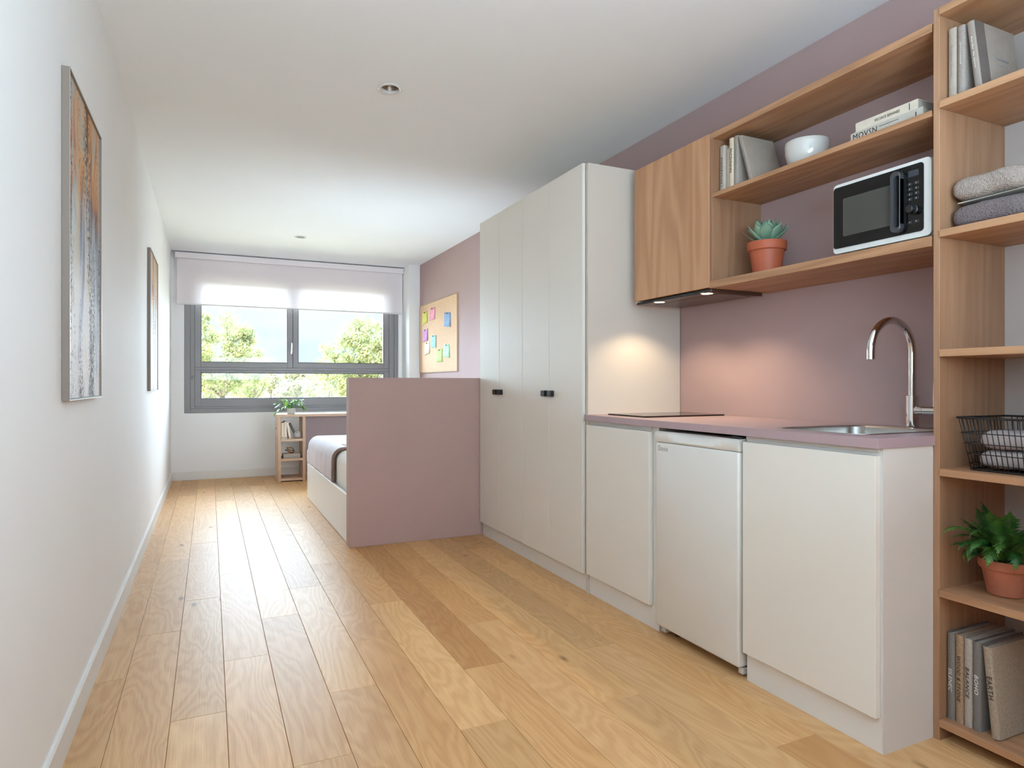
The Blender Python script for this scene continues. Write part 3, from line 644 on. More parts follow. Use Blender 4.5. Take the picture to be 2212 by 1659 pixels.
# towels
def soft_box(x0, x1, y0, y1, z0, z1, r, amp, seed, n=22, m=16):
    """a folded soft pad: superellipse section in X-Z swept along Y with rounded ends"""
    b = M(); loops = []; cx, cz = (x0+x1)/2, (z0+z1)/2; hx, hz = (x1-x0)/2, (z1-z0)/2
    for i in range(n+1):
        t = i/n; y = y0+(y1-y0)*t; e = min(t, 1-t)*(y1-y0)
        k = 1 if e > r else math.sqrt(max(.02, 1-(1-e/r)**2)); kk = .55+.45*k
        lp = []
        for j in range(m*2):
            a = PI*j/m; c, s_ = math.cos(a), math.sin(a)
            px = hx*math.copysign(abs(c)**.45, c)*(1-.08*(1-k)); pz = hz*math.copysign(abs(s_)**.58, s_)*kk
            p = Vector((cx+px, y, cz-hz*(1-kk)*.0+pz)); nn = mnoise.noise(Vector((p.x*22+seed, p.y*18, p.z*20)))
            lp.append((p.x+nn*amp*c, p.y, max(z0, p.z+nn*amp*s_)))
        loops.append(lp)
    return b.loft(loops)
def terry(name, rgb):
    return mat(name, rgb, .95, bump=(210, 1.0, .006), var=.16, vscale=180, spec=.1)
TZ = TOP[2]
def towel(label, rgb, y0, y1, z0, z1, seed):
    t = thing('towel', label, 'towel', (2.06, (y0+y1)/2, z0), 'rolled towels on the bookcase')
    m = terry('terry_cloth', rgb)
    soft_box(1.962, 2.17, y0, y1, z0, z1, .035, .004, seed).make('roll', m, t, smooth='all')
    cz = (z0+z1)/2; pts = [(2.03+.055*(1-a/14)*math.cos(a), y0-.001, cz+.027*(1-a/14)*math.sin(a)) for a in [i*.4 for i in range(32)]]
    M().tube(pts, .0045, 6).make('spiral_fold', m, t, smooth='all')
towel('dark grey rolled terry towel beneath the beige one on the bookcase', (118, 106, 106), .985, 1.181, TZ, TZ+.072, 1)
towel('beige-grey rolled terry towel on top of the darker one', (160, 146, 138), .995, 1.180, TZ+.0785, TZ+.152, 5)
cl = M(); prof = [(1.171, .001), (1.176, .0028), (1.170, .0045), (1.12, .0036), (1.03, .0046), (.996, .005), (.996, .0034), (1.03, .003), (1.12, .0018)]
cl.loft([[(x, y-.006, TZ+.0725+z) for y, z in prof] for x in (1.970, 2.05, 2.14)]).make('face_cloth', mat('pale_grey_cotton', (168, 164, 156), .8, bump=(300, .4), var=.04),
    label='thin pale grey folded cloth edge between the two rolled towels', cat='cloth', smooth=60)

# wire basket with folded linen
BKZ = TOP[4]
bk = thing('wire_basket', 'black wire storage basket on the bookcase shelf above the fern', 'basket', (2.07, .99, BKZ))
WIRE = mat('black_wire', (24, 22, 23), .45, var=.05)
def bl_loop(e, z, r=.02): return [(x, y, z) for x, y in rr(2.075, .985, .100+e, .158+e, r, 4)]
M().tube(bl_loop(.024, BKZ+.150), .0030, 8, True).make('top_rim', WIRE, bk, smooth='all')
for f in (.107, .077, .048, .019):
    M().tube(bl_loop(.024*(f/.15), BKZ+f), .0014, 6, True).make('wire_ring', WIRE, bk, smooth='all')
M().tube(bl_loop(0, BKZ+.0032), .0026, 6, True).make('base_ring', WIRE, bk, smooth='all')
def wire(p0, p1): M().tube([p0, p1], .0012, 6).make('upright_wire', WIRE, bk, smooth='all')
for i in range(23):
    t = -1+2*(i+.5)/23
    for sx in (-1, 1):
        wire((2.075+sx*.1, .985+t*.145, BKZ+.0032), (2.075+sx*.124, .985+t*.169, BKZ+.149))
for i in range(13):
    t = -1+2*(i+.5)/13
    for sy in (-1, 1):
        wire((2.075+t*.09, .985+sy*.158, BKZ+.0032), (2.075+t*.11, .985+sy*.182, BKZ+.149))
b = M()
for i in range(10): b.tube([(1.977, .845+i*.031, BKZ+.0030), (2.173, .845+i*.031, BKZ+.0030)], .0012, 5)
b.make('base_grid', WIRE, bk, kind='stuff')
LIN = mat('grey_linen', (172, 160, 158), .85, bump=(60, .5, .004), var=.05, vscale=30)
for k, (z0, z1, lab) in enumerate([(BKZ+.0060, BKZ+.060, 'lower folded grey linen in the black wire basket'), (BKZ+.0608, BKZ+.114, 'upper folded grey linen in the black wire basket')]):
    soft_box(1.992, 2.158, .85, 1.122, z0, z1, .03, .005, 11+k*4).make('folded_linen', LIN, smooth='all', label=lab, cat='linen', group='folded linen in the basket')

# fern
FC = Vector((2.055, 1.085, TOP[5]))
fn = thing('potted_fern', 'bushy green fern in a dusty terracotta pot on the bookcase', 'potted plant', FC)
pot_mesh(FC, .067, .045, .102, .028, .004).make('pot', TERRA2, fn, smooth=40)
M().lathe([(.055, .07), (.055, .088), (.02, .092), (.001, .093)], FC, 24).make('soil', SOIL, fn, smooth='all')
FERN = leaf_mat('fern_leaf', (36, 78, 30), (96, 138, 62), .42, .2, 14)
def frond(L, droop, seed, wid=.030):
    rg = random.Random(seed); b = M(); n = 17
    P = []
    for i in range(n+1):
        t = i/n; a = 1.15-droop*t*t*1.35
        if i == 0: p = Vector((0, 0, 0))
        else: p = P[-1]+Vector((math.cos(a), 0, math.sin(a)))*(L/n)
        P.append(p)
    b.tube(P, [.0013*(1-i/n*.8) for i in range(n+1)], 5)
    for i in range(3, n+1):
        t = i/n; w = wid*math.sin(PI*min(1, (t-.12)*1.05+.06))**.7*(1.0 if t < .8 else (1.05-t)/.25*.9+.1)
        tang = (P[i]-P[i-1]).normalized(); up = Vector((-tang.z, 0, tang.x))
        for f in (0, .5):
            base = P[i-1].lerp(P[i], f)
            for sy in (-1, 1):
                d = (Vector((0, sy, 0))+tang*.55-up*.10*rg.uniform(.3, 2)).normalized(); q = tang*.0037
                ww = w*rg.uniform(.88, 1.1); curl = -up*.12*ww+tang*.12*ww
                v = [base-q*.5, base+q*.7, base+d*ww*.5+q*1.05+up*.0012, base+d*ww+curl, base+d*ww*.5-q*.7-up*.0004]
                mid = base+d*ww*.5+up*.0016
                b.poly([tuple(x) for x in v]+[tuple(mid)], [(0, 1, 5), (1, 2, 5), (2, 3, 5), (3, 4, 5), (4, 0, 5)])
    me = bpy.data.meshes.new('frond'); b.b.to_mesh(me); b.b.free(); me.materials.append(FERN)
    for p in me.polygons: p.use_smooth = True
    return me
FM = [frond(.22, 1.5, 1), frond(.19, 1.9, 2), frond(.20, 1.0, 3), frond(.17, 2.3, 4), frond(.21, .55, 5, .036)]
rg = random.Random(12)
# (mesh, azimuth, pitch, scale): azimuth 180 points at the room, 90 towards the kitchen
FR = [(2, 150, .35, .8), (0, 178, -.1, .95), (0, 205, 0, 1), (3, 160, 0, 1), (1, 145, 0, .85), (4, 155, -.35, .95), (4, 185, -.1, 1), (0, 165, .15, .8), (2, 190, .3, .8), (4, 215, -.2, .95), (0, 235, .1, .95),(0, 150, 0, 1), (1, 172, 0, 1), (1, 200, -.05, 1), (3, 187, .1, 1), (0, 132, 0, .72), (2, 112, -.1, .55), (0, 95, -.1, .52), (2, 160, -.15, .9), (2, 215, 0, .95), (1, 230, 0, 1), (0, 250, 0, 1), (3, 140, .2, .82), (3, 215, .1, .95), (4, 125, -.15, .72), (4, 170, -.25, .9), (4, 200, -.1, .9), (4, 60, -.1, .5), (2, 270, 0, .9), (4, 240, 0, .85), (0, 290, 0, .9), (3, 310, 0, .8), (4, 20, 0, .6), (1, 160, .25, .75), (4, 145, 0, .8), (1, 265, 0, 1)]
for mi, az, pt, sc in FR:
    a = math.radians(az); put(FM[mi], 'frond', fn, (.018*math.cos(a), .018*math.sin(a), .088), (rg.uniform(-.15, .15), pt, a), sc*.98)

# ------------------------------------------------------------------ paintings on the left wall
def art_mat():
    m, n, b = base_mat('abstract_painting'); N = n.nodes.new; L = n.links.new
    tc = N('ShaderNodeTexCoord'); oi = N('ShaderNodeObjectInfo')
    mu = N('ShaderNodeMath'); mu.operation = 'MULTIPLY'; mu.inputs[1].default_value = 5.0; L(oi.outputs['Random'], mu.inputs[0])
    sp = N('ShaderNodeSeparateXYZ'); L(tc.outputs['Object'], sp.inputs[0])
    ad = N('ShaderNodeVectorMath'); ad.operation = 'ADD'; L(tc.outputs['Object'], ad.inputs[0]); L(mu.outputs[0], ad.inputs[1])
    mp = N('ShaderNodeMapping'); mp.inputs['Scale'].default_value = (1, 8.5, 1.7); L(ad.outputs[0], mp.inputs[0])
    n1 = N('ShaderNodeTexNoise'); n1.inputs['Scale'].default_value = 1; n1.inputs['Detail'].default_value = 9; n1.inputs['Roughness'].default_value = .62; n1.inputs['Distortion'].default_value = .6; L(mp.outputs[0], n1.inputs['Vector'])
    def ramp(els):
        r = N('ShaderNodeValToRGB'); cr = r.color_ramp
        cr.elements[0].position, c = els[0]; cr.elements[0].color = (*s2l(c), 1)
        cr.elements[1].position, c = els[-1]; cr.elements[1].color = (*s2l(c), 1)
        for p, c in els[1:-1]: e = cr.elements.new(p); e.color = (*s2l(c), 1)
        L(n1.outputs[0], r.inputs[0]); return r
    topr = ramp([(.30, (70, 60, 62)), (.38, (112, 88, 80)), (.43, (196, 142, 98)), (.49, (212, 166, 122)), (.53, (176, 174, 162)), (.57, (168, 172, 168)), (.61, (206, 152, 116)), (.68, (110, 92, 92)), (.76, (78, 72, 76))])
    botr = ramp([(.28, (140, 136, 142)), (.38, (186, 192, 206)), (.46, (224, 224, 228)), (.56, (238, 236, 236)), (.62, (222, 202, 182)), (.68, (202, 210, 224)), (.78, (160, 156, 160))])
    midr = ramp([(.32, (66, 60, 62)), (.42, (168, 174, 186)), (.50, (214, 196, 162)), (.57, (200, 208, 214)), (.64, (128, 118, 112)), (.72, (196, 140, 96))])
    n2 = N('ShaderNodeTexNoise'); n2.inputs['Scale'].default_value = 5; n2.inputs['Detail'].default_value = 4; L(ad.outputs[0], n2.inputs['Vector'])
    def fac(a, b_):
        x = N('ShaderNodeMath'); x.operation = 'MULTIPLY_ADD'; x.inputs[1].default_value = .45; x.inputs[2].default_value = -.22; L(n2.outputs[0], x.inputs[0])
        y = N('ShaderNodeMath'); y.operation = 'ADD'; L(x.outputs[0], y.inputs[0]); L(sp.outputs[2], y.inputs[1])
        r = N('ShaderNodeMapRange'); r.inputs[1].default_value = a; r.inputs[2].default_value = b_; L(y.outputs[0], r.inputs[0]); return r
    f1 = fac(.30, .48); f2 = fac(.50, .66)
    m1 = N('ShaderNodeMix'); m1.data_type = 'RGBA'; L(f1.outputs[0], m1.inputs[0]); L(botr.outputs[0], m1.inputs[6]); L(midr.outputs[0], m1.inputs[7])
    m2 = N('ShaderNodeMix'); m2.data_type = 'RGBA'; L(f2.outputs[0], m2.inputs[0]); L(m1.outputs[2], m2.inputs[6]); L(topr.outputs[0], m2.inputs[7])
    # small dark spatter streaks
    mp4 = N('ShaderNodeMapping'); mp4.inputs['Scale'].default_value = (1, 150, 80); L(ad.outputs[0], mp4.inputs[0])
    n4 = N('ShaderNodeTexNoise'); n4.inputs['Scale'].default_value = 1; n4.inputs['Detail'].default_value = 3; L(mp4.outputs[0], n4.inputs['Vector'])
    mp5 = N('ShaderNodeMapping'); mp5.inputs['Scale'].default_value = (1, 9, 1.2); mp5.inputs['Location'].default_value = (4, 2, 7); L(ad.outputs[0], mp5.inputs[0])
    n5 = N('ShaderNodeTexNoise'); n5.inputs['Scale'].default_value = 1; L(mp5.outputs[0], n5.inputs['Vector'])
    mm = N('ShaderNodeMath'); mm.operation = 'MULTIPLY'; L(n4.outputs[0], mm.inputs[0]); L(n5.outputs[0], mm.inputs[1])
    r4 = N('ShaderNodeMapRange'); r4.inputs[1].default_value = .318; r4.inputs[2].default_value = .335; L(mm.outputs[0], r4.inputs[0])
    m3 = N('ShaderNodeMix'); m3.data_type = 'RGBA'; L(r4.outputs[0], m3.inputs[0]); L(m2.outputs[2], m3.inputs[6]); m3.inputs[7].default_value = (*s2l((84, 74, 70)), 1)
    L(m3.outputs[2], b.inputs['Base Color']); b.inputs['Roughness'].default_value = .62; b.inputs['Specular IOR Level'].default_value = .15
    bp = N('ShaderNodeBump'); bp.inputs['Strength'].default_value = .6; bp.inputs['Distance'].default_value = .004; L(n4.outputs[0], bp.inputs['Height']); L(bp.outputs[0], b.inputs['Normal'])
    return m
ART = art_mat(); FRM = mat('bronze_grey_picture_frame', (132, 118, 107), .5, metal=.0, bump=(80, .1), var=.05, stretch=(1, 1, .1))
def painting(label, y0, y1, z0, z1):
    t = thing('painting', label, 'painting', (XL+.01, (y0+y1)/2, z0), 'framed abstract paintings on the left wall')
    b = M(); x0, x1 = XL+.001, XL+.020; w = .005
    b.box(x0, x1, y0, y0+w, z0, z1).box(x0, x1, y1-w, y1, z0, z1).box(x0, x1, y0+w, y1-w, z0, z0+w).box(x0, x1, y0+w, y1-w, z1-w, z1)
    b.make('frame', FRM, t)
    b = M(); e = .0016
    b.box(x1, x1+.0008, y0, y0+e, z0, z1).box(x1, x1+.0008, y1-e, y1, z0, z1).box(x1, x1+.0008, y0+e, y1-e, z0, z0+e).box(x1, x1+.0008, y0+e, y1-e, z1-e, z1).make('frame_edge', mat('silver_edge', (206, 202, 198), .3, metal=.5, var=.02), t)
    M().box(x0, x1-.005, y0+w+.0005, y1-w-.0005, z0+w+.0005, z1-w-.0005).make('canvas', ART, t)
painting('tall abstract painting in orange, brown and blue-grey nearest the camera on the left wall', 2.172, 2.762, .993, 1.929)
painting('smaller-looking far abstract painting near the window on the left wall', 4.92, 5.60, .993, 1.945)

# ------------------------------------------------------------------ cork board with notes
cbd = thing('cork_board', 'large cork pinboard on the mauve wall beside the window', 'pinboard', (2.27, 6.85, 1.177))
M().box(2.267, 2.2795, 6.208, 7.487, 1.177, 1.955, .001, 1).make('cork_panel', CORK, cbd)
M().box(2.2665, 2.2795, 6.199, 6.2075, 1.170, 1.962).box(2.2665, 2.2795, 7.4875, 7.496, 1.170, 1.962).box(2.2665, 2.2795, 6.2078, 7.487, 1.170, 1.1768).box(2.2665, 2.2795, 6.2078, 7.487, 1.9552, 1.962).make('edge_strip', mat('board_edge', (186, 150, 118), .6, var=.05), cbd)
def note_mat(rgb, pat):
    m, n, b = base_mat('note_paper'); N = n.nodes.new; L = n.links.new; c = s2l(rgb)
    b.inputs['Roughness'].default_value = .8
    tc = N('ShaderNodeTexCoord'); mp = N('ShaderNodeMapping'); L(tc.outputs['Object'], mp.inputs[0])
    if pat == 'wave':
        w = N('ShaderNodeTexWave'); w.bands_direction = 'Z'; w.inputs['Scale'].default_value = 18; w.inputs['Distortion'].default_value = 3; w.inputs['Detail Scale'].default_value = 3
    elif pat == 'spots':
        w = N('ShaderNodeTexNoise'); w.inputs['Scale'].default_value = 55
    else:
        w = N('ShaderNodeTexNoise'); w.inputs['Scale'].default_value = 1; mp.inputs['Scale'].default_value = (1, 9, 60)
    L(mp.outputs[0], w.inputs['Vector'])
    r = N('ShaderNodeValToRGB'); r.color_ramp.elements[0].position = .42; r.color_ramp.elements[1].position = .56
    k = .66 if pat != 'lines' else .86
    r.color_ramp.elements[0].color = (*[x*k for x in c], 1); r.color_ramp.elements[1].color = (*c, 1)
    L(w.outputs[1 if pat == 'wave' else 0], r.inputs[0]); L(r.outputs[0], b.inputs['Base Color']); return m
NOTES = [(7.27, 1.807, (232, 224, 110), 'wave', 'yellow wave-patterned note pinned top left on the cork board'),
         (6.989, 1.826, (240, 162, 182), 'lines', 'pink note pinned near the top of the cork board'),
         (6.483, 1.717, (132, 166, 206), 'lines', 'blue note alone at the right of the cork board'),
         (7.254, 1.604, (212, 150, 214), 'spots', 'purple spotted note on the left of the cork board'),
         (6.954, 1.515, (158, 214, 220), 'lines', 'turquoise note in the middle of the cork board'),
         (7.183, 1.450, (244, 228, 196), 'lines', 'cream note at the lower left of the cork board'),
         (6.743, 1.349, (190, 222, 132), 'lines', 'lime green note lowest on the cork board'),
         (6.509, 1.391, (184, 226, 186), 'lines', 'mint green note at the lower right of the cork board')]
for i, (y, z, rgb, pat, lab) in enumerate(NOTES):
    t = thing('pinned_note', lab, 'note', (2.262, y, z), 'notes pinned to the cork board')
    b = M(); hw, hh = .098, .068 if i != 2 else .075; rot = (i*37 % 5-2)*.004
    V = []
    for r_ in range(7):
        for c_ in range(5):
            u = (c_/4-.5)*2; v = (r_/6-.5)*2
            lift = .006*(1-(v+1)/2)**2*(1+.5*math.sin(i+u))
            yy = y+u*hw*(.95 if i % 2 else 1)+v*rot*.3; zz = z+v*hh+u*rot
            V.append((2.2655-lift, yy, zz))
    b.poly(V, [(r_*5+c_, r_*5+c_+1, (r_+1)*5+c_+1, (r_+1)*5+c_) for r_ in range(6) for c_ in range(4)])
    o = b.make('paper', note_mat(rgb, pat), t, smooth='all'); sl = o.modifiers.new('thick', 'SOLIDIFY'); sl.thickness = .0006
    M().lathe([(.0035, 0), (.0035, .004), (.006, .006), (.007, .011), (.005, .013)], (0, 0, 0), 12).mod(lambda p: Vector((2.2645-p.z, y+p.x, z+hh-.010+p.y))).make('pin', BLACKP, t, smooth=True)

# ------------------------------------------------------------------ bed behind the partition
bd = thing('bed', 'low white panelled bed base behind the mauve half wall', 'bed', (1.5, 5.22, 0))
M().box(.81, .832, 4.262, 6.19, .004, .318, .0015, 1).make('side_panel', mat('white_bed_laminate', (232, 230, 227), .4, var=.01), bd)
M().box(.8325, 2.24, 6.168, 6.19, .004, .318, .0015, 1).make('foot_panel', LAM2, bd)
M().box(.8325, 2.24, 4.262, 6.1675, .15, .20).make('slat_base', LAM2, bd)
M().box(2.2405, 2.262, 4.262, 6.19, .004, .318).make('wall_side_panel', LAM2, bd)
mt = M().box(.845, 2.225, 4.27, 6.15, .201, .552, .075, 6)
mt.make('mattress', mat('white_mattress_cover', (236, 233, 228), .85, bump=(25, .2, .004), var=.01), smooth=50, label='white mattress on the low bed base beside the half wall', cat='mattress')
# blanket draped over the bed's open side
def blanket():
    b = M(); nu, nv = 64, 60; V = []
    for j in range(nv+1):
        t = j/nv                                      # 0 hem near the camera, 1 far end of the bed
        for i in range(nu+1):
            u = i/nu; s_ = u*1.58                        # distance along the section, from the hanging hem up and over
            side = .250; r = .075
            yn = 4.88
            y = yn+(6.245-yn)*t
            if s_ < side: x, z = .836, .318+s_*.98
            elif s_ < side+r*PI/2:
                a = (s_-side)/r; x, z = .836+r*(1-math.cos(a)), .563-r+.0+r*math.sin(a)+.0
            else: x, z = .836+r+(s_-side-r*PI/2), .563
            if s_ < side: z = .318+s_*(.488-.318)/side
            fold = .010*math.sin(y*21+math.sin(y*7)*1.5)*max(0, 1-abs(s_-.12)/.32)+.006*mnoise.noise(Vector((y*9, s_*5, 1)))
            x -= .012+abs(fold)*.7+fold*.3
            z += .006*mnoise.noise(Vector((x*4, y*5, 3)))*(1 if s_ > side else 0)
            far = max(0, (y-6.10)/.145)
            if far > 0: z -= .16*far*far if s_ > side*.8 else .02*far; y += .0
            if t == 0: z += 0
            V.append((x, y, max(z, .322) if x < .84 else z))
    b.poly(V, [(j*(nu+1)+i, j*(nu+1)+i+1, (j+1)*(nu+1)+i+1, (j+1)*(nu+1)+i) for j in range(nv) for i in range(nu)])
    return b, V, nu, nv
b, V, nu, nv = blanket()
bt_ = thing('blanket', 'pale lilac-grey blanket with brown hem draped over the bed side', 'blanket', (1.4, 5.4, .318))
o = b.make('cloth', mat('lilac_grey_cotton', (206, 198, 202), .9, bump=(160, .3), var=.03, vscale=30), bt_, smooth='all'); sl = o.modifiers.new('thick', 'SOLIDIFY'); sl.thickness = .006; sl.offset = 1
hm = M(); pts = [Vector(V[i]) for i in range(0, nu+1)]
hm.tube([p+Vector((0, -.004, 0)) for p in pts], .013, 8).make('hem', mat('brown_hem', (140, 118, 108), .85, bump=(120, .3), var=.05), bt_, smooth='all', label='brown bound hem')
M().box(.925, 2.15, 4.99, 5.13, .5705, .575, .002, 2).make('folded_band', mat('crease_shade_band', (160, 142, 134), .9, bump=(120, .3), var=.05), bt_, label='folded band, taupe for its crease shadow')  # folded strip; the crease shadow is put in as its taupe colour
pl = M().box(1.25, 1.95, 5.55, 6.0, .585, .70, .055, 5).mod(lambda p: Vector((p.x, p.y, .583+(p.z-.583)*(1-.55*max(abs((p.x-1.6)/.35), abs((p.y-5.775)/.225))**3))))
pl.make('pillow', mat('white_pillowcase', (232, 226, 226), .9, bump=(20, .4, .006), var=.02), smooth='all', label='white pillow lying on the blanket at the far bed end', cat='pillow')

# ------------------------------------------------------------------ desk shelf under the window
dk = thing('desk', 'pale oak desk with open cubby shelves at its left end under the window', 'desk', (1.35, 7.43, 0))
DX0, DX1, DYF, DYB = .655, .935, 7.27, 7.60
M().box(.648, 2.10, 7.262, 7.61, .690, .718, .0015, 1).make('desktop', OAKPH, dk)
M().box(DX0, DX0+.030, DYF, DYB, .001, .6895, .001, 1).make('side_board', OAKP, dk)
M().box(DX1-.030, DX1, DYF, DYB, .001, .6895, .001, 1).make('side_board', OAKP, dk)
for z in (.012, .222, .430): M().box(DX0+.0305, DX1-.0305, DYF, DYB, z, z+.024, .001, 1).make('cubby_shelf', OAKPH, dk)
M().box(DX1+.0005, 2.10, 7.56, 7.585, .06, .6895).make('modesty_panel', mat('mauve_grey_panel', (178, 164, 166), .7, var=.02), dk, label='mauve-grey back panel')
M().box(2.07, 2.0995, 7.27, 7.559, .001, .6895).make('side_board', OAKP, dk)
M().lathe([(.008, 0), (.008, .004)], (0, 0, 0), 12).mod(lambda p: Vector((DX0-.0005-p.z, 7.45+p.x, .56+p.y))).make('screw_cap', BLACKP, dk)
# the desk's small things: books facing the room (-Y)
GE = 'small books in the desk cubby'
def ybook(label, x0, x1, z0, z1, rgb, lean=0, d=.17, y=7.29):
    t = thing('book', label, 'book', ((x0+x1)/2, y, z0), GE); w = x1-x0; cm = cover_mat('book_cover_cloth', rgb); c = (x0+x1)/2
    e = .0025
    b = M(); poly = [(x0, y), (x1, y), (x1, y+d), (x1-e, y+d), (x1-e, y+e), (x0+e, y+e), (x0+e, y+d), (x0, y+d)]
    lo = [b.b.verts.new((p[0], p[1], z0)) for p in poly]; hi = [b.b.verts.new((p[0], p[1], z1)) for p in poly]
    for i in range(8): b.b.faces.new((lo[i], lo[(i+1) % 8], hi[(i+1) % 8], hi[i]))
    bmesh.ops.triangulate(b.b, faces=[b.b.faces.new(lo), b.b.faces.new(hi)]); b.make('cover', cm, t)
    M().box(x0+e+.0003, x1-e-.0003, y+.003, y+d-.003, z0+.003, z1-.003).make('page_block', PAPER, t)
    M().box(x0+w*.3, x1-w*.3, y-.0005, y, z0+.01, z0+.02).make('spine_mark', INKB, t)
    t.rotation_euler = (0, lean, 0)
ybook('white book leftmost in the top desk cubby', .690, .717, .4545, .628, (226, 222, 214))
ybook('slim white book second in the top desk cubby', .7205, .745, .4545, .640, (222, 218, 212))
ybook('white book leaning left in the top desk cubby', .768, .789, .4575, .635, (230, 226, 220), lean=-.16)
vs = thing('round_vase', 'small round grey stone vase with a dark hole in the top desk cubby', 'vase', (.858, 7.345, .4545))
M().lathe([(.012, 0), (.028, .006), (.038, .022), (.041, .040), (.037, .060), (.025, .075), (.012, .081), (.009, .079), (.008, .06)], (.858, 7.345, .4545), 28, True, True).make('vase_body', mat('grey_stone_glaze', (186, 178, 174), .6, bump=(60, .3), var=.12, vscale=30), vs, smooth='all')
M().lathe([(.0085, 0), (.0085, .002)], (0, 0, 0), 14).mod(lambda p: Vector((.853+p.x, 7.3105-p.z*1.0+.0, .512+p.y))).make('hole', BLACKP, vs)
M().box(-.010, .010, -.05, .05, 0, .17, .002, 1).mod(lambda p: Vector((.862+p.x*.9-p.z*.42, 7.45+p.y, .4585+p.x*.38+p.z*.9))).make('patterned_book', mat('black_white_pattern', (120, 116, 114), .7, var=.75, vscale=60), label='black and white patterned book leaning behind the round vase', cat='book')
def xflat(label, x0, x1, z0, z1, rgb):
    t = thing('book', label, 'book', ((x0+x1)/2, 7.38, z0), 'books lying in the middle desk cubby')
    M().box(x0, x1, 7.30, 7.46, z0, z0+.003).box(x0, x1, 7.30, 7.46, z1-.003, z1).box(x0, x0+.003, 7.30, 7.46, z0+.003, z1-.003).make('cover', cover_mat('book_cover_cloth', rgb), t)
    M().box(x0+.004, x1-.003, 7.303, 7.457, z0+.0033, z1-.0033).make('page_block', PAPER, t)
xflat('lower grey book lying in the middle desk cubby', .712, .882, .2465, .268, (150, 148, 150))
xflat('upper white book lying in the middle desk cubby under the gold ornament', .712, .884, .2685, .290, (222, 216, 210))
sg = M(); rgg = random.Random(5); P = []
for i in range(90):
    t = i/90*2*PI; P.append((.785+.034*math.sin(2*t)+.012*math.sin(5*t), 7.37+.026*math.cos(3*t), .3305+.034*math.cos(2*t+.6)*abs(math.cos(t*.5))-.004+.006*math.sin(7*t)))
lowest = min(p[2] for p in P)-.0045
P = [(x, y, z-lowest+.2905) for x, y, z in P]
sg.tube(P, .0042, 7, True).make('gold_sculpture', GOLD, smooth='all', label='small tangled gold ornament on the lying books in the desk cubby', cat='ornament')
# plant on the desk
DP = Vector((.795, 7.36, .7185))
dp = thing('potted_plant', 'leafy bright green plant in a small white pot on the desk', 'potted plant', DP)
M().lathe([(.036, 0), (.040, .003), (.046, .055), (.047, .062), (.043, .062), (.041, .052), (.001, .052)], DP, 30, True, False).make('pot', PORC, dp, smooth=40)
M().lathe([(.038, .04), (.038, .054), (.001, .056)], DP, 20).make('soil', SOIL, dp)
LF = leaf_mat('bright_leaf', (52, 112, 30), (150, 190, 84), .3, .3, 12)
def broad_leaf():
    b = M(); n = 7; V = []
    for i in range(n+1):
        t = i/n; w = .016*math.sin(PI*t**.8)**.8 if 0 < t < 1 else 0.0006; z = .012*math.sin(PI*t)-.012*t*t
        V += [(t*.062, -w, z+.003), (t*.062, 0, z), (t*.062, w, z+.003)]
    b.poly(V, [(i*3+j, i*3+j+1, i*3+j+4, i*3+j+3) for i in range(n) for j in range(2)])
    me = bpy.data.meshes.new('leaf'); b.b.to_mesh(me); b.b.free(); me.materials.append(LF)
    for p in me.polygons: p.use_smooth = True
    return me
BL = broad_leaf(); rg = random.Random(21); stem = M()
for i in range(46):
    a = rg.uniform(0, 2*PI); e = rg.uniform(-.35, 1.2); r = rg.uniform(.03, .115)*(1.15-.35*max(0, e)); 
    p = Vector((r*math.cos(a)*1.1, r*math.sin(a)*.8, .075+.072*math.sin(max(e, -.2))+rg.uniform(-.005, .02)))
    if i in (0, 1, 2): p = Vector((-.105-.01*i, -.03+.02*i, .055-.02*i))
    if i in (3, 4, 5): p = Vector((.10+.012*(i-3), -.02, .085-.012*(i-3)))
    put(BL, 'leaf', dp, p, (rg.uniform(-.5, .5), rg.uniform(-.2, .9), a if i > 5 else (PI if i < 3 else 0)), rg.uniform(.75, 1.15))
    stem.tube([DP+Vector((.006*math.cos(a), .006*math.sin(a), .053)), DP+Vector((p.x*.5, p.y*.5, p.z*.8+.02)), DP+p], .0011, 4)
stem.make('stem', LF, dp, kind='stuff')

# ------------------------------------------------------------------ outside
GR = mat('dry_grass_ground', (188, 184, 150), .9, bump=(3, .3), var=.2, vscale=.6)
struct('ground', M().box(-160, 260, 8.6, 420, -1.9, -1.5), GR)
BARK = mat('tree_bark', (124, 116, 106), .9, bump=(12, .5, .02), var=.15)
def foliage_mat(name, a, b_):
    m, n, b = base_mat(name); N = n.nodes.new; L = n.links.new
    tc = N('ShaderNodeTexCoord'); t = N('ShaderNodeTexNoise'); t.inputs['Scale'].default_value = 2.2; t.inputs['Detail'].default_value = 5; L(tc.outputs['Object'], t.inputs['Vector'])
    r = N('ShaderNodeValToRGB'); r.color_ramp.elements[0].position = .38; r.color_ramp.elements[1].position = .62; r.color_ramp.elements[0].color = (*s2l(a), 1); r.color_ramp.elements[1].color = (*s2l(b_), 1)
    L(t.outputs[0], r.inputs[0]); L(r.outputs[0], b.inputs['Base Color']); b.inputs['Roughness'].default_value = .7
    tr = N('ShaderNodeBsdfTranslucent'); L(r.outputs[0], tr.inputs[0]); mx = N('ShaderNodeMixShader'); mx.inputs[0].default_value = .35; L(b.outputs[0], mx.inputs[1]); L(tr.outputs[0], mx.inputs[2]); L(mx.outputs[0], n.nodes['Material Output'].inputs[0])
    return m
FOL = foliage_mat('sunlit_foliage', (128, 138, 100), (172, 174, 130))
FOL2 = foliage_mat('distant_foliage', (146, 150, 124), (172, 170, 142))  # leaf colours paled, so the distance haze is in the material
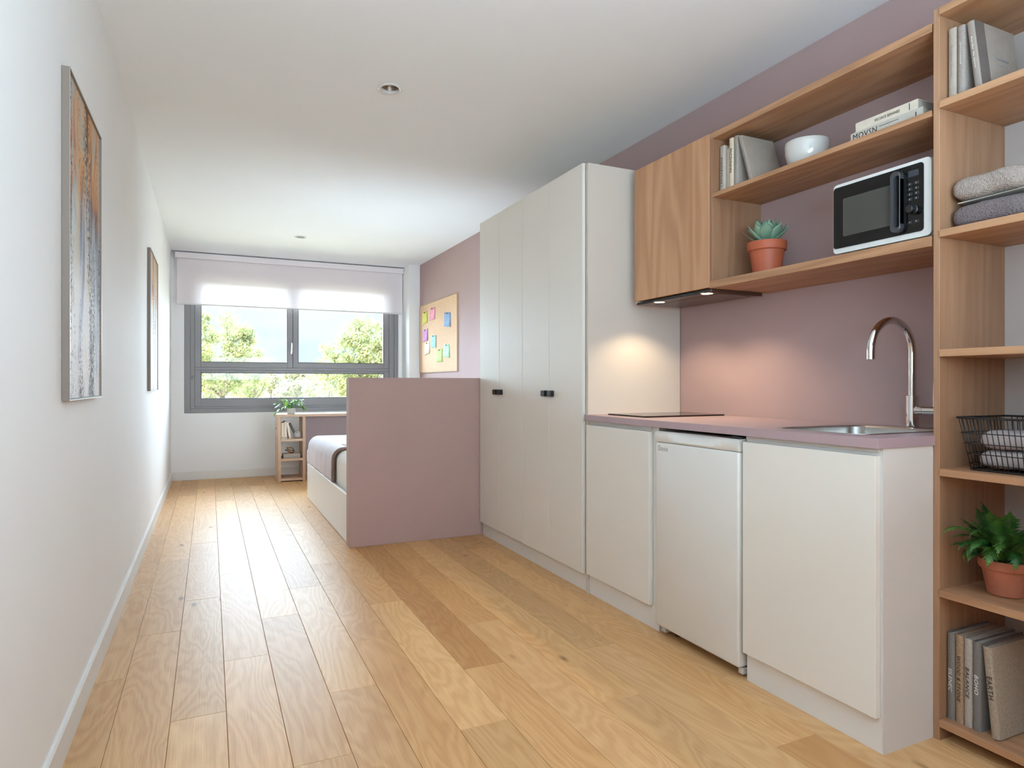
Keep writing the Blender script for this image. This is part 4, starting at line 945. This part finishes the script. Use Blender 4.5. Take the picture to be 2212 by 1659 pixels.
def tree(label, x, y, h, rad, seed, mf=FOL, nl=12000, ls=.085, group='trees outside the window', trunk=True):
    rg = random.Random(seed); base = Vector((x, y, -1.5)); t = thing('tree', label, 'tree', base, group)
    b = M(); fork = h*.30; tips = []
    b.tube([base, base+Vector((.05, 0, fork*.6)), base+Vector((.0, 0, fork))], [h*.032, h*.024, h*.020], 8)
    for k in range(9):
        a = 2*PI*k/9+rg.uniform(-.3, .3); sp = rg.uniform(.25, .85); zz = rg.uniform(.5, .95)*h
        if k == 0: sp = .08; zz = h*.95
        p1 = base+Vector((0, 0, fork)); p3 = base+Vector((math.cos(a)*rad*sp, math.sin(a)*rad*sp, zz*(1-.25*sp))); p2 = p1.lerp(p3, .5)+Vector((math.cos(a)*rad*.12, math.sin(a)*rad*.12, -.04*h))
        b.tube([p1-Vector((0, 0, .1)), p2, p3], [h*.012, h*.007, h*.002], 6); tips += [p3, p2.lerp(p3, .5)]
        for q in range(2):
            a2 = a+rg.uniform(-.9, .9); p4 = p2+Vector((math.cos(a2)*rad*.4, math.sin(a2)*rad*.4, rg.uniform(.05, .22)*h)); b.tube([p2, p4], [h*.006, h*.0015], 5); tips.append(p4)
    b.make('trunk', BARK, t, smooth='all')
    cl = []
    for k in range(74):
        if k < len(tips): c = tips[k]
        else:
            a = rg.uniform(0, 2*PI); f = rg.uniform(.12, 1); zz = h*(.28+.66*f); rr_ = rad*math.sin(PI*(.20+.72*f))**.7*math.sqrt(rg.random())
            c = base+Vector((math.cos(a)*rr_, math.sin(a)*rr_, zz))
        cl.append((c, rg.uniform(.12, .22)*rad*1.2))
    me = bpy.data.meshes.new('foliage'); vs, fs = [], []
    for i in range(nl):
        c, r = cl[rg.randrange(len(cl))]
        d = Vector((rg.gauss(0, 1), rg.gauss(0, 1), rg.gauss(0, .8))).normalized()*r*rg.random()**.45; p = c+d-base
        n_ = Vector((rg.gauss(0, 1), rg.gauss(0, 1), rg.gauss(0, 1)+.6)).normalized(); a_ = n_.orthogonal().normalized(); b2 = n_.cross(a_); s_ = ls*rg.uniform(.6, 1.3)
        k = len(vs); vs += [p-a_*s_, p+b2*s_*.55, p+a_*s_, p-b2*s_*.55]; fs.append((k, k+1, k+2, k+3))
    me.from_pydata([tuple(v) for v in vs], [], fs); me.materials.append(mf)
    o = bpy.data.objects.new('foliage', me); COL.objects.link(o); o.parent = t; o['kind'] = 'stuff'
    return t
def at(u, dist):
    f = 1405; th = math.atan(653/f); l = (u-1106)/f
    return dist*(math.sin(th)+math.cos(th)*l), dist*(math.cos(th)-math.sin(th)*l)
tree('large leafy tree outside the left half of the window', *at(480, 34), 6.5, 2.3, 1)
tree('lower leafy tree just right of the big left one outside', *at(545, 39.5), 4.9, 1.4, 5, nl=3000)
tree('large leafy tree outside the right half of the window', *at(780, 34), 6.25, 2.3, 9)
tree('lower leafy tree beside the right-hand tree outside', *at(708, 39.5), 4.7, 1.4, 12, nl=3000)
far = [(425, 58, 3.7, 'leftmost hazy distant tree, beside the left edge of the window glass'), (478, 74, 4.2, 'hazy distant tree behind the trunk of the big left tree'),
       (535, 58, 3.7, 'hazy distant tree seen below the lower left tree'), (585, 74, 4.3, 'hazy distant tree just right of the lower left tree'),
       (635, 58, 3.8, 'hazy distant tree straight below the window handle'), (690, 74, 4.3, 'hazy distant tree right of the window middle above the potted plant'),
       (745, 58, 3.8, 'hazy distant tree low beside the end of the half wall'), (805, 74, 4.4, 'rightmost hazy distant tree, behind the right-hand tree')]
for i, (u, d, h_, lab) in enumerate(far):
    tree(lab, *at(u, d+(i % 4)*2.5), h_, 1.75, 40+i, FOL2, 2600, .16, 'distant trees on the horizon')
